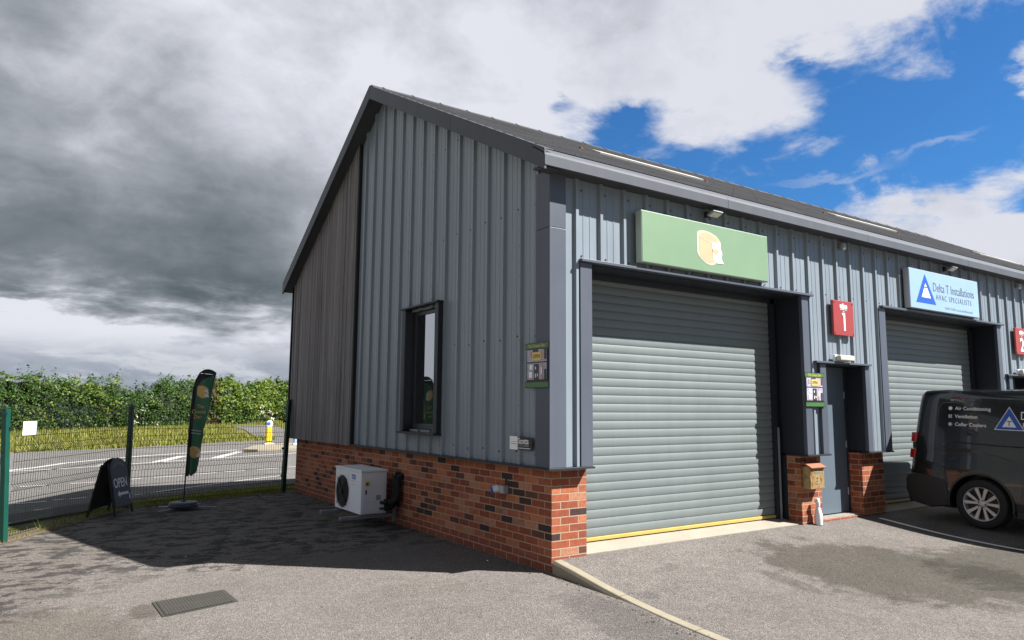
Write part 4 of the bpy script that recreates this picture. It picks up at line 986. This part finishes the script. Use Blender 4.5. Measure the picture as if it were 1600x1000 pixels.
for s_x, s_z, txt in ((.16, 1.545, 'The'), (.14, 1.465, 'Cheese'), (.13, 1.385, 'Den')): FF.text(mb, txt, s_x, s_z, .085, 0, .001, align='CENTER', bold=.001, sx=.8, extrude=.0003)
mb.build('lettering', 'flag_gold', t)
mb = MB()
for k in range(2):
    for i in range(7): FF.rect(mb, .055+i*.02, 1.20-.045*k-.003*i, .07+i*.02, 1.212-.045*k-.003*i, .001)
mb.build('small_print', 'white_ink', t)
mb = MB()
for (xa, za), (xb, zb_) in zip(right[:-1], right[1:]): mb.cyl(flagpt(xa, za), flagpt(xb, zb_), .0035, n=5)
mb.build('hem', 'cream', t)

# ---------------------------------------------------------------- bollards on the island
t = thing('traffic_bollard', 'yellow keep left bollard with a white top on the traffic island', 'bollard', (3.9, 23.85, .05))
mb = MB(); mb.box(3.70, 23.73, .051, 4.10, 23.97, .10); mb.build('base', 'paper', t, bevel=.02)
mb = MB(); mb.prism([(3.78, 23.78), (4.02, 23.78), (4.02, 23.92), (3.78, 23.92)], 'z', .10, .72); mb.build('yellow_shell', 'bollard_yellow', t, bevel=.04, seg=3)
mb = MB(); mb.box(3.79, 23.785, .155, 4.01, 23.775, .19); mb.build('vent', 'black', t)
mb = MB(); pts = [(3.78, .725), (4.02, .725), (4.02, .90)]+[(3.90+.12*math.cos(a), .90+.10*math.sin(a)) for a in [math.pi*i/8 for i in range(1, 8)]]+[(3.78, .90)]; mb.prism(pts, 'y', 23.78, 23.92); mb.build('white_top', 'paper', t, bevel=.02)
mb = MB(); mb.cyl((3.778, 23.85, .87), (3.77, 23.85, .87), .055, n=20); mb.cyl((3.86, 23.779, .87), (3.86, 23.773, .87), .07, n=20); mb.build('arrow_disc', 'bollard_blue', t)
t = thing('traffic_bollard', 'pale bollard seen in the gap between fence post and brickwork', 'bollard', (4.75, 23.0, .05))
mb = MB(); mb.box(4.6, 22.9, .051, 4.9, 23.1, .12); mb.build('base', 'paper', t, bevel=.02); mb = MB(); mb.prism([(4.64, 22.93), (4.86, 22.93), (4.86, 23.07), (4.64, 23.07)], 'z', .12, .95); mb.build('shell', 'pale_blue_sign', t, bevel=.04, seg=3)

# ---------------------------------------------------------------- van
VX, VY = 6.35, -.17
VZ = Rz(-1.10)+.012
Vn = bpy.data.objects.new('van', None); C.objects.link(Vn)
tag(Vn, 'dark grey panel van reversed up to the second shutter with service lettering', 'van')
# local frame: l forward (nose), w across (0 = visible side), z up
tilt = .030
LX = Vector((-.0, -1, -tilt)).normalized(); WXv = Vector((1, -.0, 0)).normalized(); UZ = WXv.cross(LX)*-1
if UZ.z < 0: UZ = -UZ
Mv = Matrix((LX, WXv, UZ)).transposed().to_4x4(); Mv.translation = Vector((VX, VY, VZ+.02))
Vn.matrix_basis = Mv
WID = 1.90
def sect(l, zt, zb, ins, tl=0):
    # points of the visible half, from sill to roof centre: (inset from side plane, z)
    hh = zt
    return [(.10+ins, zb), (.035+ins, zb+.04), (.008+ins, .42), (0+ins, .62), (.002+ins, .86), (.03+ins, .95), (.022+ins, 1.02), (.045+ins, 1.25), (.07+ins, 1.5), (.098+ins, hh-.14), (.118+ins, hh-.06), (.165+ins, hh-.018), (.45+ins, hh), (.95, hh+.02)]
st = [(.0, 1.79, .34, .06), (.03, 1.83, .27, .028), (.09, 1.85, .24, .008), (.35, 1.86, .22, .0), (.6, 1.86, .22, 0), (.92, 1.865, .22, 0), (1.25, 1.87, .22, 0), (1.8, 1.875, .22, 0), (2.5, 1.88, .22, 0), (3.1, 1.875, .22, 0), (3.55, 1.84, .22, .01)]
secs = []
for l, zt, zb_, ins in st:
    h = sect(l, zt, zb_, ins); sh = lambda z: l+max(0, z-.62)*.11*max(0, 1-l/.7); secs.append([(sh(z), a, z) for a, z in h]+[(sh(z), WID-a, z) for a, z in h[::-1][1:]])
# windscreen and nose: lower the section tops progressively
for l, zt, ins, in ((4.0, 1.52, .03), (4.35, 1.20, .05), (4.75, 1.02, .09), (4.95, .86, .17)):
    h = sect(l, 1.84, .24, ins)
    if zt < 1.8: h = [(a, z if z < zt-.2 else zt-.2+.2*(z-(zt-.2))/(1.86-(zt-.2))) for a, z in h]
    secs.append([(l, a, z) for a, z in h]+[(l, WID-a, z) for a, z in h[::-1][1:]])
mb = MB(); n = len(secs[0])
vs = [p_ for s_ in secs for p_ in s_]
fs = [(j*n+i, (j+1)*n+i, (j+1)*n+i+1, j*n+i+1) for j in range(len(secs)-1) for i in range(n-1)]
fs += [(j*n+n-1, (j+1)*n+n-1, (j+1)*n, j*n) for j in range(len(secs)-1)]
fs += [tuple(range(n)), tuple(range((len(secs)-1)*n, len(secs)*n))[::-1]]
mb.add(vs, fs)
body = mb.build('body', ['van_paint', 'black'], Vn, smooth=True, local=True)
cut = MB(); R_AR = .385
for wl in (.93, 4.15):
    for side in (-.1, WID-.32): cut.cyl((wl, side, .33), (wl, side+.42, .33), R_AR, n=48)
cm = bpy.data.meshes.new('cut'); cm.from_pydata(cut.v, [], cut.f); co_ = bpy.data.objects.new('cut', cm); C.objects.link(co_)
bm = bmesh.new(); bm.from_mesh(cm); bmesh.ops.recalc_face_normals(bm, faces=bm.faces); bm.to_mesh(cm); bm.free(); cm.materials.append(MATS['black'])
for p_ in cm.polygons: p_.material_index = 0
co_.parent = Vn; md = body.modifiers.new('b', 'BOOLEAN'); md.object = co_; md.operation = 'DIFFERENCE'; md.solver = 'EXACT'
try: md.material_mode = 'TRANSFER'
except Exception: pass
dg = bpy.context.evaluated_depsgraph_get(); dg.update(); nm = bpy.data.meshes.new_from_object(body.evaluated_get(dg)); body.modifiers.clear(); body.data = nm; nm.name = 'body'
for p_ in nm.polygons: p_.use_smooth = True
try: nm.set_sharp_from_angle(angle=R(38))
except Exception: pass
bpy.data.objects.remove(co_)
def wheel(l, side):
    s = 1 if side == 0 else -1; w0 = .025 if side == 0 else WID-.025
    d = Vector((0, s, 0)); c = Vector((l, w0, .33))
    mb = MB(); mb.lathe(c, d, [(.222, .0), (.235, -.008), (.28, -.012), (.312, 0), (.328, .03), (.330, .19), (.31, .215), (.22, .21)], 56); wh = mb.build('wheel', 'rubber', Vn, smooth=True, local=True)
    mb = MB(); mb.lathe(c, d, [(.224, .0), (.222, -.006), (.212, .0), (.205, .03), (.2, .16)], 56)
    for k in range(5):
        for off in (-.19, .19):
            a0 = 2*math.pi*k/5+.3; a1 = a0+off
            e0 = Vector((math.cos(a0+off*.9), 0, math.sin(a0+off*.9))); e1 = Vector((math.cos(a1+off*.55), 0, math.sin(a1+off*.55)))
            p0 = c+e0*.045+d*.022; p1 = c+e1*.214+d*.006; ax = (p1-p0).normalized(); sd_ = ax.cross(d).normalized()
            mid = (p0+p1)/2
            vs = []
            for pt, hw in ((p0, .013), (p1, .023)):
                vs += [pt-sd_*hw, pt+sd_*hw, pt+sd_*hw*.8+d*.03, pt-sd_*hw*.8+d*.03]
            mb.add(vs, [(0, 1, 5, 4), (1, 2, 6, 5), (3, 0, 4, 7), (2, 3, 7, 6), (0, 3, 2, 1), (4, 5, 6, 7)])
    mb.lathe(c+d*.015, d, [(0, -.006), (.03, -.006), (.05, .002), (.06, .03)], 24)
    mb.build('rim', 'chrome_rim', wh, smooth=True, local=True)
    mb = MB(); mb.lathe(c+d*.07, d, [(0, 0), (.2, .0)], 32)
    for k in range(5):
        a = 2*math.pi*k/5; e = Vector((math.cos(a), 0, math.sin(a))); mb.cyl(c+e*.045+d*.018, c+e*.045+d*.004, .008, n=6)
    mb.build('brake_disc', 'rim_dark', wh, local=True)
for wl in (.93, 4.15):
    for side in (0, 1): wheel(wl, side)
# arch lip, bumper, lights, trim
for wl in (.93, 4.15):
    for w0 in (-.004, WID-.004):
        mb = MB(); N2 = 24; vs = []
        for i in range(N2+1):
            a = -.18+(math.pi+.36)*i/N2
            for r0_, dw in ((.385, 0), (.385, .03), (.41, .008), (.41, -.0)): vs.append((wl+r0_*math.cos(a), w0+(dw if w0 < 1 else dw), .33+r0_*math.sin(a)))
        mb.add(vs, [(i*4+j, i*4+4+j, i*4+4+(j+1) % 4, i*4+(j+1) % 4) for i in range(N2) for j in range(4)])
        mb.build('wheel_arch', 'bumper_black', Vn, local=True)
mb = MB()
bp = [(-.01, .34), (-.04, .42), (-.04, .56), (-.02, .63), (.05, .655), (.30, .645), (.50, .60), (.53, .45), (.52, .25), (.30, .205), (.0, .26)]
for w0, w1, sc in ((-.014, .05, 1), (WID-.05, WID+.014, 1)): mb.prism([(a, b) for a, b in bp if True], 'y', w0, w1)
cb = [(-.02, .34), (-.05, .42), (-.05, .56), (-.03, .63), (.03, .65), (.03, .26)]; mb.prism(cb, 'y', .051, WID-.051)
mb.build('rear_bumper', 'bumper_black', Vn, local=True, bevel=.02, seg=3)
for w0 in (0, 1):
    for za, zb_, nm_ in ((1.10, 1.235, 'tail_light'), (.87, 1.0, 'tail_light')):
        mb = MB(); y0, y1 = (.028, .20) if w0 == 0 else (WID-.20, WID-.028)
        o1_, o2_ = (za-.62)*.11, (zb_-.62)*.11; mb.prism([(-.022+o1_, za), (.05+o1_, za), (.06+o2_, zb_), (-.022+o2_, zb_)], 'y', y0-.008 if w0 == 0 else y0, y1 if w0 == 0 else y1+.008); mb.build(nm_, 'red_lens', Vn, local=True, bevel=.012, seg=3)
    mb = MB(); y0, y1 = (.03, .19) if w0 == 0 else (WID-.19, WID-.03); mb.box(.05, y0, 1.004, .10, y1, 1.096); mb.build('reversing_light', 'bumper_black', Vn, local=True, bevel=.006)
mb = MB(); mb.prism([(.008, .72), (.02, .72), (.12, 1.62), (.10, 1.62)], 'y', .18, WID/2-.006); mb.prism([(.008, .72), (.02, .72), (.12, 1.62), (.10, 1.62)], 'y', WID/2+.006, WID-.18); mb.build('rear_door', 'van_paint', Vn, local=True, bevel=.004)
# surface lines on the side: raised panel outline, sliding track, seams
def sidew(z, l=1.0):   # inset of the body side at height z
    h = sect(l, 1.865, .22, 0)
    for (a, za), (b, zb_) in zip(h[:-1], h[1:]):
        if za <= z <= zb_: return a+(b-a)*(z-za)/(zb_-za)
    return 0
mb = MB()
def seam(pts, r=.004, off=.0): mb.tube([(l, sidew(z)-off, z) for l, z in pts], r, 5)
seam([(.60, 1.15), (.72, 1.13), (1.2, 1.12), (1.8, 1.12), (2.9, 1.12)], .010)
mb.build('slide_track', 'black', Vn, local=True)
mb = MB(); seam([(1.56, 1.72), (1.56, 1.3), (1.56, 1.14)], .003); seam([(1.56, 1.10), (1.52, .95), (1.46, .93), (1.46, .7), (1.42, .5), (1.36, .30)], .003); seam([(2.78, 1.72), (2.78, 1.2), (2.78, .3)], .003)
mb.build('door_seam', 'black', Vn, local=True)
mb = MB(); seam([(.40, 1.12), (.38, 1.2), (.39, 1.45), (.41, 1.6), (.45, 1.665), (.8, 1.69), (1.4, 1.70)], .006, -.003); seam([(.58, .90), (.75, .97), (.95, 1.0), (1.15, .985), (1.35, .92)], .004, -.002)
mb.build('pressing_line', 'van_paint', Vn, local=True, smooth=True)
for w0, w1 in ((-.012, .06), (WID-.06, WID+.012)):
    mb = MB(); mb.prism([(1.36, .20), (3.72, .20), (3.72, .29), (1.36, .29)], 'y', w0+.01, w1); mb.build('sill_trim', 'bumper_black', Vn, local=True, bevel=.01)
mb = MB(); mb.prism([(3.5, 1.15), (4.2, 1.15), (4.06, 1.45), (3.74, 1.66), (3.5, 1.68)], 'y', .045, .11); mb.prism([(3.5, 1.15), (4.2, 1.15), (4.06, 1.45), (3.74, 1.66), (3.5, 1.68)], 'y', WID-.11, WID-.045)
mb.build('cab_window', 'glass_dark', Vn, local=True)
mb = MB(); mb.add([(3.62, .30, 1.84), (3.62, WID-.30, 1.84), (4.32, WID-.22, 1.245), (4.32, .22, 1.245)], [(0, 1, 2, 3)]); mb.build('windscreen', 'glass_dark', Vn, local=True)
for w0 in (.08, WID-.42):
    mb = MB(); mb.box(4.72, w0, .74, 4.90, w0+.34, .92); mb.build('headlight', 'plastic_white', Vn, local=True, bevel=.03)
mb = MB(); mb.box(4.70, .12, .25, 5.0, WID-.12, .62); mb.build('front_bumper', 'bumper_black', Vn, local=True, bevel=.05)
class VanF(Face2D):
    def P(s, x, y, z=0): return Vector((x, sidew(y)-z-.002, y))
VF = VanF((0, 0, 0), (1, 0, 0), (0, 0, 1))
mb = MB()
for z, tx in ((1.575, 'Air Conditioning'), (1.465, 'Ventilation'), (1.355, 'Cellar Coolers')):
    VF.text(mb, tx, .62, z, .066, 0, .0, sx=1.0, extrude=.0004, bold=.0008)
    cx, cz = .56, z+.02
    if tx[0] == 'A':
        VF.poly(mb, [(cx+(.03 if i % 2 else .021)*math.cos(math.pi*i/12), cz+(.03 if i % 2 else .021)*math.sin(math.pi*i/12)) for i in range(24)], .0005, 0)
    elif tx[0] == 'V':
        for i in range(4):
            a = math.pi/4+i*math.pi/2; VF.poly(mb, [(cx, cz)]+[(cx+.028*math.cos(a+b), cz+.028*math.sin(a+b)) for b in (-.38, 0, .38)], .0005, 0)
    else:
        for i in range(3):
            a = math.pi*i/3; e = Vector((math.cos(a), math.sin(a))); q = Vector((-e.y, e.x))*.004; A0 = Vector((cx, cz))
            VF.poly(mb, [tuple(A0-e*.028-q), tuple(A0+e*.028-q), tuple(A0+e*.028+q), tuple(A0-e*.028+q)], .0005+.0012*i, 0)
mb.build('lettering', 'white_ink', Vn, local=True)
mb = MB()
def tri(c, r, k, mi, z): VF.poly(mb, [(c[0]-.178*r, c[1]-.11*r), (c[0]+.178*r, c[1]-.11*r), (c[0], c[1]+.2*r)], z, mi)
tri((1.29, 1.44), 1.0, 0, 1, .0005); tri((1.29, 1.44), .92, 0, 0, .002); tri((1.29, 1.422), .46, 0, 1, .0035)
VF.rect(mb, 1.26, 1.44, 1.32, 1.452, .005, 2); VF.rect(mb, 1.284, 1.39, 1.296, 1.44, .005, 2)
mb.build('triangle_logo', ['blue_ink', 'white_ink', 'dark_ink'], Vn, local=True)
mb = MB(); VF.text(mb, 'Delta T Installations', 1.415, 1.475, .15, 0, .0, sx=.8, extrude=.0004); VF.text(mb, 'HVAC SPECIALISTS', 1.44, 1.375, .09, 0, .0, sx=.95, extrude=.0004); mb.build('company_name', 'white_ink', Vn, local=True)

# ---------------------------------------------------------------- vegetation
import numpy as np
rng = np.random.default_rng(5)
HL = [(-34, 27), (-20, 37), (-5.4, 47.4), (4.35, 55.6), (10.4, 62), (19.8, 74), (32, 92)]
def hp(s):
    for (x0, y0), (x1, y1) in zip(HL[:-1], HL[1:]):
        if x0 <= s <= x1: return (s, y0+(y1-y0)*(s-x0)/(x1-x0))
def n1(v): return mn.noise(Vector((v, 3.7, 1.3)))
def hedge(x0, x1, h0, h1, label, mats, frac=0, size=.092, depth=1.5, dens=12, per=30, seed=0, name='hedge', cat='hedge', ragged=1.0, end=.8):
    m0 = hp((x0+x1)/2); t = thing(name, label, cat, (m0[0], m0[1], -.09), 0, 'roadside hedgerow'); inv = t.matrix_basis.inverted()
    def hh(x):
        f = (x-x0)/(x1-x0); e = min(1, (min(x-x0, x1-x)+.25)/end)**.5 if end else 1
        return (h0+(h1-h0)*f)*(1+.10*n1(x*.35+seed)+.08*ragged*n1(x*1.3+9)+.06*ragged*n1(x*3.9+4))*max(.25, e)
    def face(x, z):  # front surface offset towards the road
        h = hh(x); q = max(0, min(1, z/h)); return depth*math.sqrt(max(0, 1-q**3.2))*(.82+.1*q)*(1+.30*mn.noise(Vector((x*.9, z*1.1, seed)))+.22*mn.noise(Vector((x*2.4, z*2.8, seed+5))))
    V = []; F_ = []; MI = []; L = x1-x0
    jobs = [(1, int(L*h0*dens)), (-1, int(L*h0*dens*.35)), (0, int(L*5*ragged))]
    for side, cnt in jobs:
        for _ in range(cnt):
            x = rng.uniform(x0, x1); h = hh(x)
            if side == 0: z = h*rng.uniform(.94, 1.06); yy = rng.uniform(-.5, .5)*depth*.5; spread = (.10, .10, .20)
            else: z = h*(1-rng.uniform(0, 1)**1.15*.98); yy = -side*face(x, z)*rng.uniform(.86, 1.02); spread = (.24, .20, .085)
            y = hp(x)[1]+yy; mt = 1 if rng.uniform() < frac else 0
            n = per if side else per//2
            P_ = rng.normal(size=(n, 3))*np.array(spread)+np.array((x, y, z)); P_[:, 2] -= 1.2*((P_[:, 0]-x)**2+(P_[:, 1]-y)**2)
            N_ = rng.normal(size=(n, 3))*.55+np.array((-.05, -.35*side, .75)); N_ /= np.linalg.norm(N_, axis=1)[:, None]
            A_ = np.cross(N_, rng.normal(size=(n, 3))); A_ /= np.linalg.norm(A_, axis=1)[:, None]; B_ = np.cross(N_, A_)
            S_ = size*rng.uniform(.5, 1.2, size=(n, 1)); T_ = S_*rng.uniform(.45, .75, size=(n, 1))
            o_ = len(V); Q = np.stack([P_-A_*S_, P_+B_*T_, P_+A_*S_, P_-B_*T_], 1).reshape(-1, 3); Q[:, 2] = np.maximum(Q[:, 2], -.03)
            V += Q.tolist(); F_ += [(o_+4*i, o_+4*i+1, o_+4*i+2, o_+4*i+3) for i in range(n)]; MI += [mt]*n
    # twiggy inner mass
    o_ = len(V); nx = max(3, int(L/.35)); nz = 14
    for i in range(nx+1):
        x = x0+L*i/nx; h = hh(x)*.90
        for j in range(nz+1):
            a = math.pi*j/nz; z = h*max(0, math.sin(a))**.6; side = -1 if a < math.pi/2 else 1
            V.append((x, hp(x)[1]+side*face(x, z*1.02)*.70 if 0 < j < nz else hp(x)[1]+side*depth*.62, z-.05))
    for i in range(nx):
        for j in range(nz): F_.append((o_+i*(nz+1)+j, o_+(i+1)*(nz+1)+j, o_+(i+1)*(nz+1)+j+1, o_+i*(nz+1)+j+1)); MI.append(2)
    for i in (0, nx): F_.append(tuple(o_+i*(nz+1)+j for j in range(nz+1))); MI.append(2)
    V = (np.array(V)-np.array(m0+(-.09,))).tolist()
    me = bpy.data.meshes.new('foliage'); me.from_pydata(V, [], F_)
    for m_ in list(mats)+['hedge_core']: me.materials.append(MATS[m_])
    me.polygons.foreach_set('material_index', MI); me.update()
    o = bpy.data.objects.new('foliage', me); C.objects.link(o); o.parent = t; return t
hedge(-6.3, 1.7, 3.3, 3.25, 'dense mid green hedge run at the far left beyond the road', ['leaf_mid', 'leaf_yellow'], .3, seed=1)
hedge(1.1, 3.9, 2.75, 2.9, 'lower hawthorn in the hedgerow flecked with white blossom', ['leaf_mid', 'blossom'], .10, size=.10, seed=2)
hedge(3.5, 8.2, 3.4, 3.55, 'big rounded dark green bush behind the feather flag', ['leaf_mid', 'leaf_yellow'], .12, seed=3)
hedge(8.0, 9.5, 4.1, 4.0, 'taller bronze leaved shrub rising beside the top of the flag', ['leaf_brown', 'leaf_mid'], .3, depth=1.1, seed=4, name='shrub', cat='shrub', end=.4)
hedge(9.2, 14.3, 3.4, 3.7, 'bright yellow green hedge run right of the flag', ['leaf_yellow', 'leaf_mid'], .35, size=.15, dens=8, seed=5, ragged=1.4)
hedge(14.0, 17.4, 3.9, 3.8, 'yellow green elder with white flowers behind the yellow bollard', ['leaf_yellow', 'blossom'], .03, size=.16, dens=7.5, seed=6, ragged=1.4)
hedge(17.0, 22.5, 3.9, 4.2, 'green hedge run meeting the corner of the building', ['leaf_yellow', 'leaf_mid'], .5, size=.17, dens=7, seed=7, ragged=1.3)
hedge(22.3, 31.5, 4.2, 4.2, 'furthest hedge run continuing behind the building', ['leaf_mid', 'leaf_yellow'], .3, size=.3, dens=1.5, per=14, seed=9)
hedge(-33, -6.0, 3.3, 3.3, 'hedge run beyond the left edge of the road view', ['leaf_mid', 'leaf_yellow'], .3, size=.22, dens=3.2, per=18, seed=8)
# grass
def blades(name, mats, pts, hmin, hmax, wd, kind='stuff', frac=0):
    V = []; F_ = []; MI = []
    for (x, y, z) in pts:
        h = rng.uniform(hmin, hmax); a = rng.uniform(0, 6.283); l = rng.normal(size=2)*h*.35; o_ = len(V); c, s = math.cos(a)*wd, math.sin(a)*wd
        V += [(x-c, y-s, z), (x+c, y+s, z), (x+l[0], y+l[1], z+h)]; F_.append((o_, o_+1, o_+2)); MI.append(1 if rng.uniform() < frac else 0)
    me = bpy.data.meshes.new(name); me.from_pydata(V, [], F_)
    for m_ in mats: me.materials.append(MATS[m_])
    me.polygons.foreach_set('material_index', MI); me.update()
    o = bpy.data.objects.new(name, me); C.objects.link(o); tag(o, 'grass', 'grass', None, kind); return o
pts = []
for _ in range(9000):    # strip just outside the fence, richer towards the building
    s = rng.uniform(0, 1)**.7; x = -4.2+4.3*s; y = fy(x)+.12+abs(rng.normal())*.45*(.35+s)
    if rng.uniform() < .25+.75*s: pts.append((x, y, -.02 if y < fy(x)+.3 else -.085))
o = blades('fence_grass', ['blade', 'blade_dry'], pts, .05, .16, .006, frac=.3); o['label'] = 'short green grass strip just outside the mesh fence'
pts = []
for _ in range(42000):
    u_s = rng.uniform(0, 1); x = -9+34*u_s
    y0 = 24.2+.52*(x+5) if x < 5 else 29.4+.5*(x-5)
    q = hp(x); y1 = q[1] if q else y0+20
    v = rng.uniform(0, 1)**1.3; y = y0+(y1-y0)*v
    if (6 < x < 13) and abs(x-(5.9+(y-30)*.22)) < 1.6 and y > 29: continue
    pts.append((x, y, -.09))
o = blades('verge_grass', ['blade', 'blade_dry'], pts, .08, .26, .03, frac=.28); o['label'] = 'mown yellow green verge grass between the road and hedgerow'
pts = []
for _ in range(900):
    x = rng.uniform(-4.5, -.2); y = fy(x)-abs(rng.normal())*.05+.03; pts.append((x, y, 0))
o = blades('weed_fringe', ['blade', 'blade_dry'], pts, .02, .07, .005, frac=.6); o['label'] = 'sparse weeds along the foot of the mesh fence'

# loose grit and a few dry leaves swept against the edges
def grit(name, mat, pts, r0, r1, label):
    mb = MB()
    for (x, y, z) in pts:
        r = rng.uniform(r0, r1); c = Vector((x, y, z+r*.3)); q = [Vector(v)*r*rng.uniform(.6, 1.2) for v in ((1, 0, 0), (0, 1, 0), (-1, 0, 0), (0, -1, 0), (0, 0, .8), (0, 0, -.5))]
        mb.add([c+v for v in q], [(0, 1, 4), (1, 2, 4), (2, 3, 4), (3, 0, 4), (1, 0, 5), (2, 1, 5), (3, 2, 5), (0, 3, 5)])
    o = mb.build(name, mat); tag(o, label, 'grit', None, 'stuff')
pts = []
for _ in range(260):
    x = rng.uniform(-4.4, -.3); pts.append((x, fy(x)-.1-abs(rng.normal())*.18, 0))
for _ in range(160):
    y = rng.uniform(.0, 7.8); pts.append((-abs(rng.normal())*.09-.02, y, 0))
for _ in range(140):
    y = rng.uniform(-4.5, -.1); pts.append((kx(y)-.03-abs(rng.normal())*.07, y, Lz(y)))
for _ in range(160):
    x = rng.uniform(-4.2, 6.0); y = rng.uniform(-4.5, 3.5)
    if x < 0 or y < -.1: pts.append((x, y, Lz(y) if x < kx(y) else Rz(y)))
grit('loose_grit', 'soil', pts, .004, .012, 'loose grit scattered along the wall foot, kerb and fence')
